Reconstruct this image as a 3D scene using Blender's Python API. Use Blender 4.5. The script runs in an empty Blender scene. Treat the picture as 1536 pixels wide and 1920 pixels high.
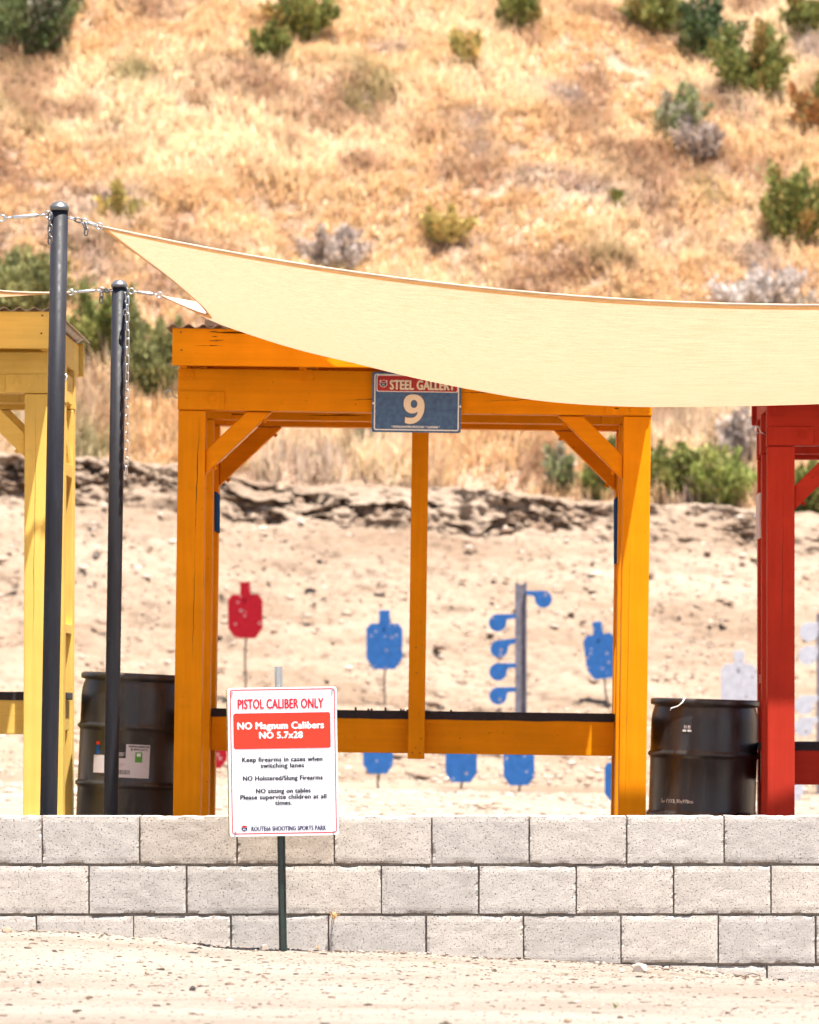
import bpy, bmesh, math, random
import numpy as np
from mathutils import Vector, Matrix

random.seed(7)
SC = bpy.context.scene
COL = SC.collection

# ------------------------------------------------------------------ camera
F, CX, HY, CZ = 8776.0, 894.0, 1335.0, 1.0      # focal length and principal point on a 1536 x 1920 frame; eye height
cam = bpy.data.cameras.new('camera')
cam_o = bpy.data.objects.new('camera', cam); COL.objects.link(cam_o)
cam_o.location = (0, 0, CZ); cam_o.rotation_euler = (math.radians(90), 0, 0)
cam.sensor_fit = 'HORIZONTAL'; cam.sensor_width = 24.0
cam.lens = 24.0 * F / 1536
cam.shift_x = (768 - CX) / 1536; cam.shift_y = (HY - 960) / 1536
cam.clip_start = 0.5; cam.clip_end = 900
cam.dof.use_dof = True; cam.dof.focus_distance = 21.0; cam.dof.aperture_fstop = 4.3
SC.camera = cam_o

# ------------------------------------------------------------------ sky, sun, exposure
SUN = Vector((0.172, -0.185, 1.0)).normalized()          # towards the sun: high, a little right of and behind the camera
w = bpy.data.worlds.new('World'); SC.world = w; w.use_nodes = True
nt = w.node_tree; bg = nt.nodes['Background']
sky = nt.nodes.new('ShaderNodeTexSky'); sky.sky_type = 'NISHITA'; sky.sun_disc = False
sky.sun_elevation = math.asin(SUN.z); sky.sun_rotation = math.atan2(SUN.x, SUN.y)
sky.air_density = 1.0; sky.dust_density = 1.2; sky.ozone_density = 1.0
nt.links.new(sky.outputs[0], bg.inputs[0]); bg.inputs[1].default_value = 0.06
sl = bpy.data.lights.new('sun', 'SUN'); sl.energy = 5.0; sl.angle = math.radians(0.53); sl.color = (1.0, 0.95, 0.87)
so = bpy.data.objects.new('sun', sl); COL.objects.link(so)
so.rotation_euler = SUN.to_track_quat('Z', 'Y').to_euler(); so.location = (6, -8, 40)
vs = SC.view_settings
vs.view_transform = 'Standard'; vs.look = 'None'; vs.gamma = 1.0; vs.use_curve_mapping = False
vs.exposure = 1.75
SC.cycles.use_denoising = True
SC.cycles.max_bounces = 5; SC.cycles.diffuse_bounces = 3; SC.cycles.glossy_bounces = 2
SC.cycles.use_adaptive_sampling = True; SC.cycles.adaptive_threshold = 0.03

# ------------------------------------------------------------------ numeric helpers
def at(px, py, D):
    return Vector(((px - CX) / F * D, D, CZ + (HY - py) / F * D))

def _hash(ix, iy, seed):
    h = (ix.astype(np.int64) * 374761393 + iy.astype(np.int64) * 668265263 + seed * 974711) & 0xffffffff
    h = ((h ^ (h >> 13)) * 1274126177) & 0xffffffff
    h = (h ^ (h >> 16)) & 0xffffffff
    return h / 4294967295.0

def vn(x, y, seed=0):
    x = np.asarray(x, float); y = np.asarray(y, float)
    x, y = np.broadcast_arrays(x, y)
    ix = np.floor(x); iy = np.floor(y); fx = x - ix; fy = y - iy
    fx = fx * fx * (3 - 2 * fx); fy = fy * fy * (3 - 2 * fy)
    a = _hash(ix, iy, seed); b = _hash(ix + 1, iy, seed); c = _hash(ix, iy + 1, seed); d = _hash(ix + 1, iy + 1, seed)
    return (a + (b - a) * fx) * (1 - fy) + (c + (d - c) * fx) * fy

def fbm(x, y, seed=0, oct=4, gain=0.5):
    t = 0.0; amp = 1.0; n = 0.0
    for i in range(oct):
        t = t + amp * (vn(np.asarray(x) * 2 ** i, np.asarray(y) * 2 ** i, seed + i * 17) - 0.5); n += amp; amp *= gain
    return t / n * 2

def sstep(a, b, x):
    t = np.clip((np.asarray(x, float) - a) / (b - a), 0, 1); return t * t * (3 - 2 * t)

# ------------------------------------------------------------------ materials
class NB:
    def __init__(s, name):
        s.m = bpy.data.materials.new(name); s.m.use_nodes = True
        s.t = s.m.node_tree; s.n = s.t.nodes; s.b = s.n['Principled BSDF']; s.out = s.n['Material Output']
    def add(s, typ, **kw):
        n = s.n.new(typ)
        for k, v in kw.items():
            if k.startswith('_'): setattr(n, k[1:], v)
        return n
    def link(s, a, b): s.t.links.new(a, b)
    def coords(s, kind='Object', scale=(1, 1, 1), loc=(0, 0, 0)):
        tc = s.n.new('ShaderNodeTexCoord'); mp = s.n.new('ShaderNodeMapping')
        mp.inputs['Scale'].default_value = scale; mp.inputs['Location'].default_value = loc
        s.link(tc.outputs[kind], mp.inputs[0]); return mp.outputs[0]
    def noise(s, vec, scale, detail=4, rough=0.55):
        n = s.n.new('ShaderNodeTexNoise'); n.inputs['Scale'].default_value = scale
        n.inputs['Detail'].default_value = detail; n.inputs['Roughness'].default_value = rough
        s.link(vec, n.inputs['Vector']); return n.outputs['Fac']
    def ramp(s, fac, stops):
        r = s.n.new('ShaderNodeValToRGB'); cr = r.color_ramp
        while len(cr.elements) < len(stops): cr.elements.new(0.5)
        for e, (p, c) in zip(cr.elements, stops):
            e.position = p; e.color = (*c, 1) if len(c) == 3 else c
        s.link(fac, r.inputs[0]); return r.outputs[0]
    def mix(s, fac, a, b, mode='MIX'):
        n = s.n.new('ShaderNodeMix'); n.data_type = 'RGBA'; n.blend_type = mode
        for sock, v in ((n.inputs[0], fac), (n.inputs[6], a), (n.inputs[7], b)):
            if hasattr(v, 'links') or isinstance(v, bpy.types.NodeSocket): s.link(v, sock)
            elif isinstance(v, (int, float)): sock.default_value = v
            else: sock.default_value = (*v, 1)
        return n.outputs[2]
    def math(s, op, a, b=0.0):
        n = s.n.new('ShaderNodeMath'); n.operation = op
        for sock, v in ((n.inputs[0], a), (n.inputs[1], b)):
            if isinstance(v, bpy.types.NodeSocket): s.link(v, sock)
            else: sock.default_value = v
        return n.outputs[0]
    def bump(s, h, strength=0.3, dist=0.01):
        n = s.n.new('ShaderNodeBump'); n.inputs['Strength'].default_value = strength; n.inputs['Distance'].default_value = dist
        s.link(h, n.inputs['Height']); s.link(n.outputs[0], s.b.inputs['Normal']); return n
    def col(s, c):
        if isinstance(c, bpy.types.NodeSocket): s.link(c, s.b.inputs['Base Color'])
        else: s.b.inputs['Base Color'].default_value = (*c, 1)
    def rough(s, r):
        if isinstance(r, bpy.types.NodeSocket): s.link(r, s.b.inputs['Roughness'])
        else: s.b.inputs['Roughness'].default_value = r

def scl(c, k): return tuple(min(1.0, x * k) for x in c)

def plain(name, c, rough=0.5, var=0.12, scale=12, metallic=0.0, bump=0.0, bscale=60):
    m = NB(name); v = m.coords()
    f = m.noise(v, scale, 5)
    m.col(m.ramp(f, [(0.25, scl(c, 1 - var)), (0.75, scl(c, 1 + var))]))
    m.rough(rough); m.b.inputs['Metallic'].default_value = metallic
    if bump: m.bump(m.noise(v, bscale, 4), bump, 0.004)
    return m.m

def flat(name, c, rough=0.45):
    m = NB(name); m.col(c); m.rough(rough); return m.m

def paint(name, c, axis, seed=0):
    """painted timber: grain, checks and scuffs run along the given axis"""
    m = NB(name)
    st = [26, 26, 26]; st[axis] = 1.1
    v = m.coords('Object', tuple(st), (seed * 3.1, seed * 1.7, seed * 2.3))
    v0 = m.coords('Object', (1, 1, 1), (seed, seed * 2, seed))
    big = m.noise(v0, 3.5, 5)
    grain = m.noise(v, 1.6, 6, 0.62)
    base = m.ramp(big, [(0.3, scl(c, 0.88)), (0.7, scl(c, 1.07))])
    base = m.mix(m.ramp(grain, [(0.35, (0, 0, 0)), (0.7, (1, 1, 1))]), m.mix(1.0, base, (0.90, 0.88, 0.85), 'MULTIPLY'), base)
    st2 = [34, 34, 34]; st2[axis] = 0.8
    v2 = m.coords('Object', tuple(st2), (seed * 5.3, seed, 4))
    ck = m.noise(v2, 1.0, 2, 0.5)
    crack = m.ramp(ck, [(0.715, (0, 0, 0)), (0.735, (1, 1, 1))])
    nick = m.ramp(m.noise(v0, 55, 2, 0.5), [(0.735, (0, 0, 0)), (0.765, (1, 1, 1))])
    dirt = m.ramp(m.noise(v0, 9, 6, 0.7), [(0.6, (0, 0, 0)), (0.82, (0.5, 0.5, 0.5))])
    base = m.mix(dirt, base, scl(c, 0.55))
    base = m.mix(nick, base, scl(c, 0.3))
    base = m.mix(crack, base, scl(c, 0.12))
    m.col(base); m.rough(m.ramp(big, [(0.3, (0.38,) * 3), (0.7, (0.52,) * 3)]))
    h = m.math('SUBTRACT', m.math('MULTIPLY', grain, 0.6), crack)
    m.bump(h, 0.38, 0.004)
    m.b.inputs['Specular IOR Level'].default_value = 0.015
    return m.m

PAINT = {}
def P(c, name):
    for ax in range(3): PAINT[name, ax] = paint(name + '_paint_' + 'xyz'[ax], c, ax, ax + len(PAINT))
P((0.88, 0.305, 0.008), 'orange'); P((0.80, 0.55, 0.145), 'yellow'); P((0.50, 0.044, 0.027), 'red')

M = {}
M['steel'] = plain('galvanised_steel', (0.55, 0.56, 0.57), 0.32, 0.15, 40, 0.9)
M['darksteel'] = plain('dark_steel', (0.16, 0.16, 0.165), 0.4, 0.3, 30, 0.7)
M['green_post'] = plain('green_enamel', (0.022, 0.035, 0.03), 0.3, 0.3, 30)
M['white_metal'] = flat('white_sign_face', (0.80, 0.80, 0.83), 0.35)
M['sign_red'] = flat('sign_red', (0.62, 0.012, 0.03), 0.4)
M['sign_orange'] = flat('sign_red_panel', (0.80, 0.035, 0.012), 0.4)
M['ink'] = flat('black_ink', (0.025, 0.025, 0.04), 0.5)
M['navy'] = flat('navy_ink', (0.03, 0.035, 0.10), 0.5)
M['cream'] = flat('cream_ink', (0.86, 0.75, 0.60), 0.5)
M['white_ink'] = flat('white_ink', (0.85, 0.85, 0.84), 0.5)
M['gallery_red'] = flat('gallery_red', (0.46, 0.008, 0.012), 0.4)
M['dark_ink'] = flat('dark_outline', (0.03, 0.025, 0.03), 0.5)
M['green_ink'] = flat('green_ink', (0.10, 0.33, 0.05), 0.5)
M['paper'] = plain('label_paper', (0.66, 0.62, 0.66), 0.6, 0.06, 8)
M['mat'] = plain('bench_carpet', (0.030, 0.024, 0.03), 0.95, 0.4, 60, 0, 0.6, 300)
M['tin'] = plain('corrugated_tin', (0.36, 0.30, 0.25), 0.5, 0.25, 8, 0.35)
M['plywood'] = plain('plywood_edge', (0.42, 0.34, 0.14), 0.8, 0.5, 70, 0, 0.4, 150)
M['plank'] = plain('dark_plank', (0.10, 0.055, 0.03), 0.8, 0.3, 20)
M['target_blue'] = None
M['brass'] = plain('tarnished_brass', (0.05, 0.035, 0.02), 0.4, 0.3, 50, 0.5)
M['straw'] = plain('dry_straw', (0.62, 0.40, 0.17), 0.8, 0.3, 30)
M['weed'] = plain('weed_green', (0.16, 0.22, 0.05), 0.7, 0.3, 30)
M['twine'] = flat('white_twine', (0.8, 0.8, 0.8), 0.6)

def pole_mat():
    m = NB('weathered_black_pole'); v = m.coords('Object', (9, 9, 0.8)); v1 = m.coords()
    f = m.noise(v, 3, 6, 0.65); g = m.noise(v1, 45, 4)
    c = m.ramp(f, [(0.3, (0.012, 0.012, 0.0145)), (0.6, (0.022, 0.022, 0.028)), (0.8, (0.045, 0.046, 0.055))])
    sc = m.ramp(m.noise(v1, 16, 3, 0.6), [(0.72, (0, 0, 0)), (0.80, (0.35, 0.35, 0.35))])
    m.col(m.mix(sc, c, (0.22, 0.23, 0.25))); m.rough(m.ramp(g, [(0.3, (0.42,) * 3), (0.7, (0.6,) * 3)]))
    m.bump(g, 0.12, 0.003); m.b.inputs['Specular IOR Level'].default_value = 0.16; return m.m
M['pole'] = pole_mat()

def barrel_mat():
    m = NB('black_drum_plastic'); v = m.coords(); vz = m.coords('Object', (6, 6, 0.9))
    f = m.noise(v, 5, 6, 0.65); g = m.noise(vz, 4, 6, 0.7)
    c = m.ramp(f, [(0.3, (0.012, 0.0118, 0.0125)), (0.65, (0.030, 0.0285, 0.030)), (0.85, (0.085, 0.078, 0.077))])
    dust = m.ramp(g, [(0.52, (0, 0, 0)), (0.85, (0.45, 0.45, 0.45))])
    m.col(m.mix(dust, c, (0.13, 0.11, 0.095)))
    m.rough(m.ramp(f, [(0.3, (0.28,) * 3), (0.7, (0.46,) * 3)])); m.b.inputs['Specular IOR Level'].default_value = 0.7; m.bump(m.noise(v, 30, 5), 0.15, 0.004); return m.m
M['drum'] = barrel_mat()

def steel_target(name, c):
    m = NB(name); v = m.coords('Object', (1, 1, 1)); oi = m.n.new('ShaderNodeObjectInfo')
    add = m.n.new('ShaderNodeVectorMath'); add.operation = 'ADD'
    cmb = m.n.new('ShaderNodeCombineXYZ'); m.link(m.math('MULTIPLY', oi.outputs['Random'], 37.0), cmb.inputs[0]); m.link(m.math('MULTIPLY', oi.outputs['Random'], 91.0), cmb.inputs[2])
    m.link(v, add.inputs[0]); m.link(cmb.outputs[0], add.inputs[1]); vv = add.outputs[0]
    vo = m.n.new('ShaderNodeTexVoronoi'); vo.inputs['Scale'].default_value = 11; m.link(vv, vo.inputs['Vector'])
    spot = m.ramp(vo.outputs['Distance'], [(0.13, (1, 1, 1)), (0.22, (0, 0, 0))])
    keep = m.ramp(m.noise(vv, 7, 2), [(0.43, (0, 0, 0)), (0.48, (1, 1, 1))])
    core = m.ramp(vo.outputs['Distance'], [(0.05, (0.08, 0.05, 0.04)), (0.16, (0.42, 0.36, 0.36))])
    base = m.ramp(m.noise(vv, 14, 5), [(0.3, scl(c, 0.85)), (0.7, scl(c, 1.15))])
    m.col(m.mix(m.mix(1.0, spot, keep, 'MULTIPLY'), base, core)); m.rough(0.7); m.b.inputs['Specular IOR Level'].default_value = 0.15
    return m.m
M['target_blue'] = steel_target('blue_steel_paint', (0.024, 0.105, 0.31))
M['target_red'] = steel_target('red_steel_paint', (0.28, 0.004, 0.012))
M['target_white'] = steel_target('white_steel_paint', (0.43, 0.43, 0.48))
M['tree_post'] = plain('scarred_steel_post', (0.15, 0.14, 0.17), 0.6, 0.5, 14)
M['rust_rod'] = plain('rusty_rod', (0.06, 0.05, 0.045), 0.8, 0.4, 30)

def block_mat():
    m = NB('concrete_block'); oi = m.n.new('ShaderNodeObjectInfo')
    tc = m.n.new('ShaderNodeTexCoord'); add = m.n.new('ShaderNodeVectorMath'); add.operation = 'ADD'
    cmb = m.n.new('ShaderNodeCombineXYZ'); m.link(m.math('MULTIPLY', oi.outputs['Random'], 53.0), cmb.inputs[0]); m.link(m.math('MULTIPLY', oi.outputs['Random'], 29.0), cmb.inputs[2])
    m.link(tc.outputs['Object'], add.inputs[0]); m.link(cmb.outputs[0], add.inputs[1]); v = add.outputs[0]
    tint = m.ramp(oi.outputs['Random'], [(0.0, (0.43, 0.37, 0.315)), (0.35, (0.55, 0.505, 0.46)), (0.7, (0.465, 0.43, 0.40)), (1.0, (0.58, 0.522, 0.462))])
    blot = m.ramp(m.noise(v, 7, 5, 0.6), [(0.3, (0.86, 0.85, 0.84)), (0.7, (1.08, 1.07, 1.06))])
    c = m.mix(1.0, tint, blot, 'MULTIPLY')
    grit = m.noise(v, 160, 3, 0.6)
    c = m.mix(1.0, c, m.ramp(grit, [(0.3, (0.82, 0.81, 0.80)), (0.7, (1.1, 1.1, 1.1))]), 'MULTIPLY')
    pv = m.noise(v, 120, 3, 0.66)
    pit = m.ramp(pv, [(0.345, (1, 1, 1)), (0.415, (0, 0, 0))])
    c = m.mix(pit, c, (0.12, 0.10, 0.088))
    st = m.ramp(m.noise(v, 3.2, 6, 0.7), [(0.62, (0, 0, 0)), (0.85, (0.6, 0.6, 0.6))])
    c = m.mix(st, c, (0.58, 0.555, 0.54))
    sb = m.ramp(m.noise(v, 5.5, 6, 0.75), [(0.60, (0, 0, 0)), (0.80, (0.55, 0.55, 0.55))])
    c = m.mix(sb, c, (0.33, 0.25, 0.19))
    m.col(c); m.rough(0.92)
    h = m.math('SUBTRACT', m.math('MULTIPLY', grit, 0.45), pit); m.bump(h, 0.7, 0.004)
    return m.m
M['block'] = block_mat()
M['mortar'] = plain('mortar', (0.22, 0.18, 0.145), 0.95, 0.3, 50, 0, 0.8, 140)

def soil(name, cols, scale, bump, bscale, grit=None):
    m = NB(name); v = m.coords('Object')
    vs_ = m.coords('Object', (0.3, 1.0, 1.0))
    f = m.noise(vs_, scale, 8, 0.62)
    c = m.ramp(f, [(0.28, cols[0]), (0.5, cols[1]), (0.74, cols[2])])
    g = m.noise(v, bscale, 6, 0.7)
    c = m.mix(1.0, c, m.ramp(g, [(0.3, (0.80, 0.78, 0.76)), (0.65, (1.07, 1.06, 1.05))]), 'MULTIPLY')
    if grit:
        s = m.ramp(m.noise(v, grit, 3, 0.6), [(0.67, (0, 0, 0)), (0.72, (1, 1, 1))])
        c = m.mix(s, c, scl(cols[0], 0.45))
    m.col(c); m.rough(0.95); m.b.inputs['Specular IOR Level'].default_value = 0.1
    m.bump(g, bump, 0.03); return m.m
M['ground'] = soil('sandy_track', [(0.195, 0.156, 0.127), (0.275, 0.230, 0.195), (0.34, 0.297, 0.258)], 1.6, 0.7, 46, 75)
M['floor'] = soil('range_floor_soil', [(0.215, 0.168, 0.132), (0.265, 0.217, 0.175), (0.30, 0.252, 0.208)], 1.2, 0.4, 20)
M['berm'] = soil('berm_soil', [(0.155, 0.103, 0.070), (0.24, 0.178, 0.131), (0.305, 0.238, 0.186)], 0.9, 0.8, 9, 7)
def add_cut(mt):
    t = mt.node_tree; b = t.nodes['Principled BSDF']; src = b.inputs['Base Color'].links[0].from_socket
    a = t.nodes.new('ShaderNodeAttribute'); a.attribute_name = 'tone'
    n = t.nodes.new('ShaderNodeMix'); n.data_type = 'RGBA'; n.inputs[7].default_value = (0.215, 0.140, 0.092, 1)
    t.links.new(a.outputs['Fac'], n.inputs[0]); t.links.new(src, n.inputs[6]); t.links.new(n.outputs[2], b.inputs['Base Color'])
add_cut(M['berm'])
M['hill'] = soil('hill_soil', [(0.215, 0.142, 0.10), (0.28, 0.195, 0.14), (0.33, 0.245, 0.185)], 0.8, 0.6, 6)

def attr_mat(name, rough=0.8, transl=0.0, tint=(1, 1, 1)):
    m = NB(name); a = m.n.new('ShaderNodeAttribute'); a.attribute_name = 'tone'
    c = m.mix(1.0, a.outputs['Color'], tint, 'MULTIPLY')
    m.col(c); m.rough(rough); m.b.inputs['Specular IOR Level'].default_value = 0.15
    if transl:
        tr = m.n.new('ShaderNodeBsdfTranslucent'); m.link(c, tr.inputs[0])
        mx = m.n.new('ShaderNodeMixShader'); mx.inputs[0].default_value = transl
        m.link(m.b.outputs[0], mx.inputs[1]); m.link(tr.outputs[0], mx.inputs[2]); m.link(mx.outputs[0], m.out.inputs[0])
    return m.m
M['grass'] = attr_mat('dry_grass_blades', 0.7, 0.25)
M['leaf'] = attr_mat('shrub_leaves', 0.6, 0.25)
M['stone'] = attr_mat('loose_stones', 0.9)
M['twig'] = plain('grey_twigs', (0.20, 0.16, 0.13), 0.9, 0.4, 20)

def sail_mat(name, c, tr, fac, stripes=True):
    m = NB(name)
    v = m.coords('Object', (0.7, 14, 14)); f = m.noise(v, 9, 5, 0.7)
    w_ = m.noise(m.coords('Object', (1, 1, 1)), 140, 2)
    k = m.ramp(m.math('ADD', m.math('MULTIPLY', f, 0.7), m.math('MULTIPLY', w_, 0.3)), [(0.38, (0.83, 0.80, 0.74)), (0.60, (1.07, 1.07, 1.07))])
    d = m.n.new('ShaderNodeBsdfDiffuse'); m.link(m.mix(1.0, c, k, 'MULTIPLY'), d.inputs[0])
    t = m.n.new('ShaderNodeBsdfTranslucent'); m.link(m.mix(1.0, tr, k, 'MULTIPLY'), t.inputs[0])
    mx = m.n.new('ShaderNodeMixShader'); mx.inputs[0].default_value = fac
    m.link(d.outputs[0], mx.inputs[1]); m.link(t.outputs[0], mx.inputs[2]); m.link(mx.outputs[0], m.out.inputs[0])
    return m.m
M['sail'] = sail_mat('shade_cloth', (0.78, 0.63, 0.49), (0.50, 0.330, 0.212), 0.40)
M['hem'] = sail_mat('shade_cloth_hem', (0.80, 0.62, 0.34), (0.75, 0.36, 0.08), 0.36)

def blue_sign_mat():
    m = NB('blue_gallery_sign'); f = m.noise(m.coords('Object', (1, 1, 1)), 38, 3, 0.5)
    m.col(m.ramp(f, [(0.35, (0.026, 0.090, 0.235)), (0.65, (0.05, 0.145, 0.33))])); m.rough(0.4); return m.m
M['gallery_blue'] = blue_sign_mat()

# ------------------------------------------------------------------ mesh helpers
def link(o, parent=None):
    COL.objects.link(o)
    if parent is not None: o.parent = parent
    return o

def tag(o, label=None, cat=None, group=None, kind=None):
    if label: o['label'] = label
    if cat: o['category'] = cat
    if group: o['group'] = group
    if kind: o['kind'] = kind
    return o

def empty(name, loc, rot=(0, 0, 0)):
    o = bpy.data.objects.new(name, None); o.empty_display_size = 0.1
    o.location = loc; o.rotation_euler = rot; COL.objects.link(o); return o

def from_bm(name, bm, mat, parent=None, smooth=False):
    bmesh.ops.recalc_face_normals(bm, faces=bm.faces)
    me = bpy.data.meshes.new(name); bm.to_mesh(me); bm.free()
    if smooth:
        for p in me.polygons: p.use_smooth = True
    me.materials.append(mat)
    return link(bpy.data.objects.new(name, me), parent)

def raw(name, V, Fc, mat, parent=None, smooth=False, tone=None):
    """V (n,3) array, Fc (m,k) array of equal-size faces; optional per-vertex colour"""
    V = np.asarray(V, np.float32); Fc = np.asarray(Fc, np.int32)
    me = bpy.data.meshes.new(name); k = Fc.shape[1]
    me.vertices.add(len(V)); me.vertices.foreach_set('co', V.ravel())
    me.loops.add(Fc.size); me.loops.foreach_set('vertex_index', Fc.ravel())
    me.polygons.add(len(Fc)); me.polygons.foreach_set('loop_start', np.arange(0, Fc.size, k, dtype=np.int32))
    if smooth: me.polygons.foreach_set('use_smooth', np.ones(len(Fc), bool))
    me.update(calc_edges=True)
    if tone is not None:
        a = me.color_attributes.new('tone', 'FLOAT_COLOR', 'POINT')
        a.data.foreach_set('color', np.concatenate([tone, np.ones((len(tone), 1))], 1).astype(np.float32).ravel())
    me.materials.append(mat)
    return link(bpy.data.objects.new(name, me), parent)

def grid(name, X, Y, Z, mat, smooth=True, tone=None):
    n, m = X.shape
    V = np.stack([X, Y, Z], -1).reshape(-1, 3)
    i = np.arange(n * m).reshape(n, m)
    Fc = np.stack([i[:-1, :-1], i[:-1, 1:], i[1:, 1:], i[1:, :-1]], -1).reshape(-1, 4)
    return raw(name, V, Fc, mat, None, smooth, tone)

def bm_box(bm, x0, x1, y0, y1, z0, z1, bevel=0.0):
    r = bmesh.ops.create_cube(bm, size=1.0, matrix=Matrix.Translation(((x0 + x1) / 2, (y0 + y1) / 2, (z0 + z1) / 2)) @ Matrix.Diagonal((x1 - x0, y1 - y0, z1 - z0, 1)))
    if bevel:
        es = list({e for v in r['verts'] for e in v.link_edges})
        bmesh.ops.bevel(bm, geom=es, offset=bevel, segments=2, affect='EDGES', profile=0.6)

def box(name, x0, x1, y0, y1, z0, z1, mat, parent=None, bevel=0.004):
    bm = bmesh.new(); bm_box(bm, x0, x1, y0, y1, z0, z1, bevel); return from_bm(name, bm, mat, parent)

def bm_prism(bm, pts, y0, y1, bevel=0.0):
    a = [bm.verts.new((x, y0, z)) for x, z in pts]; b = [bm.verts.new((x, y1, z)) for x, z in pts]
    f1 = bm.faces.new(a); f2 = bm.faces.new(b[::-1]); n = len(pts)
    for i in range(n): bm.faces.new((a[i], b[i], b[(i + 1) % n], a[(i + 1) % n]))
    if bevel: bmesh.ops.bevel(bm, geom=list(f1.edges) + list(f2.edges), offset=bevel, segments=1, affect='EDGES')

def prism(name, pts, y0, y1, mat, parent=None, bevel=0.0):
    bm = bmesh.new(); bm_prism(bm, pts, y0, y1, bevel); return from_bm(name, bm, mat, parent)

def bm_tube(bm, pts, r, seg=8, closed=False, caps=True):
    pts = [Vector(p) for p in pts]; n = len(pts); rings = []
    rr = r if isinstance(r, (list, tuple)) else [r] * n
    up = None
    for i, p in enumerate(pts):
        if closed: d = pts[(i + 1) % n] - pts[i - 1]
        else: d = pts[min(i + 1, n - 1)] - pts[max(i - 1, 0)]
        d.normalize()
        if up is None: up = d.orthogonal().normalized()
        up = (up - d * up.dot(d)).normalized(); s = d.cross(up)
        rings.append([bm.verts.new(p + (up * math.cos(2 * math.pi * k / seg) + s * math.sin(2 * math.pi * k / seg)) * rr[i]) for k in range(seg)])
    m = n if closed else n - 1
    for i in range(m):
        a, b = rings[i], rings[(i + 1) % n]
        for k in range(seg): bm.faces.new((a[k], a[(k + 1) % seg], b[(k + 1) % seg], b[k]))
    if caps and not closed:
        bm.faces.new(rings[0][::-1]); bm.faces.new(rings[-1])

def tube(name, pts, r, mat, parent=None, seg=8, closed=False):
    bm = bmesh.new(); bm_tube(bm, pts, r, seg, closed); return from_bm(name, bm, mat, parent, True)

def lathe(name, prof, mat, parent=None, seg=48):
    bm = bmesh.new(); rings = []
    for r, z in prof:
        if r < 1e-5: rings.append([bm.verts.new((0, 0, z))])
        else: rings.append([bm.verts.new((r * math.cos(2 * math.pi * k / seg), r * math.sin(2 * math.pi * k / seg), z)) for k in range(seg)])
    for a, b in zip(rings, rings[1:]):
        for k in range(seg):
            k2 = (k + 1) % seg
            vs_ = [a[k] if len(a) > 1 else a[0]] + ([a[k2]] if len(a) > 1 else []) + ([b[k2]] if len(b) > 1 else []) + [b[k] if len(b) > 1 else b[0]]
            bm.faces.new(vs_)
    return from_bm(name, bm, mat, parent, True)

def rrect(cx, cz, w_, h_, r, n=5):
    pts = []
    for (sx, sz, a0) in ((1, 1, 0), (-1, 1, 90), (-1, -1, 180), (1, -1, 270)):
        for i in range(n + 1):
            a = math.radians(a0 + 90 * i / n)
            pts.append((cx + sx * (w_ / 2 - r) + r * math.cos(a), cz + sz * (h_ / 2 - r) + r * math.sin(a)))
    return pts

def plate(name, pts, y, mat, parent, th=0.0002):
    return prism(name, pts, y - th, y, mat, parent)

def ring_plate(name, cx, cz, w_, h_, r, t, y, mat, parent, th=0.0002):
    o = rrect(cx, cz, w_, h_, r); i = rrect(cx, cz, w_ - 2 * t, h_ - 2 * t, max(r - t, 0.001)); n = len(o)
    bm = bmesh.new()
    A = [bm.verts.new((x, y - th, z)) for x, z in o]; B = [bm.verts.new((x, y - th, z)) for x, z in i]
    A2 = [bm.verts.new((x, y, z)) for x, z in o]; B2 = [bm.verts.new((x, y, z)) for x, z in i]
    for k in range(n):
        k2 = (k + 1) % n
        bm.faces.new((A[k], A[k2], B[k2], B[k])); bm.faces.new((A[k], A2[k], A2[k2], A[k2])); bm.faces.new((B[k], B[k2], B2[k2], B2[k]))
    return from_bm(name, bm, mat, parent)

def lettering(s, x0, x1, zb, cap, y, mat, parent, bold=0.0, name='lettering'):
    """one line of writing from x0 to x1 with its baseline at zb and capitals cap high"""
    c = bpy.data.curves.new('writing', 'FONT'); c.body = s; c.resolution_u = 3; c.space_character = 1.0 + 0.6 * bold
    o = bpy.data.objects.new('writing', c); COL.objects.link(o)
    dg = bpy.context.evaluated_depsgraph_get()
    me = bpy.data.meshes.new_from_object(o.evaluated_get(dg))
    bpy.data.objects.remove(o); bpy.data.curves.remove(c)
    n = len(me.vertices); co = np.empty(n * 3, np.float32); me.vertices.foreach_get('co', co); co = co.reshape(-1, 3)
    mn, mx = co[:, 0].min(), co[:, 0].max()
    out = np.empty_like(co)
    out[:, 0] = x0 + (co[:, 0] - mn) / (mx - mn) * (x1 - x0); out[:, 1] = y; out[:, 2] = zb + co[:, 1] / 0.73 * cap
    faces = [tuple(p.vertices) for p in me.polygons]; bpy.data.meshes.remove(me)
    k = bold * cap * 0.62; V, Fc = [], []
    for q, (dx, dz) in enumerate(((0, 0), (-k, 0), (k, 0), (0, -k * .7), (0, k * .7)) if bold else ((0, 0),)):
        V.append(out + np.array([dx, -0.00005 * q, dz], np.float32)); Fc += [tuple(i + q * n for i in f) for f in faces]
    me = bpy.data.meshes.new(name); me.from_pydata(np.concatenate(V).tolist(), [], Fc); me.update()
    me.materials.append(mat)
    return link(bpy.data.objects.new(name, me), parent)

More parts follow.
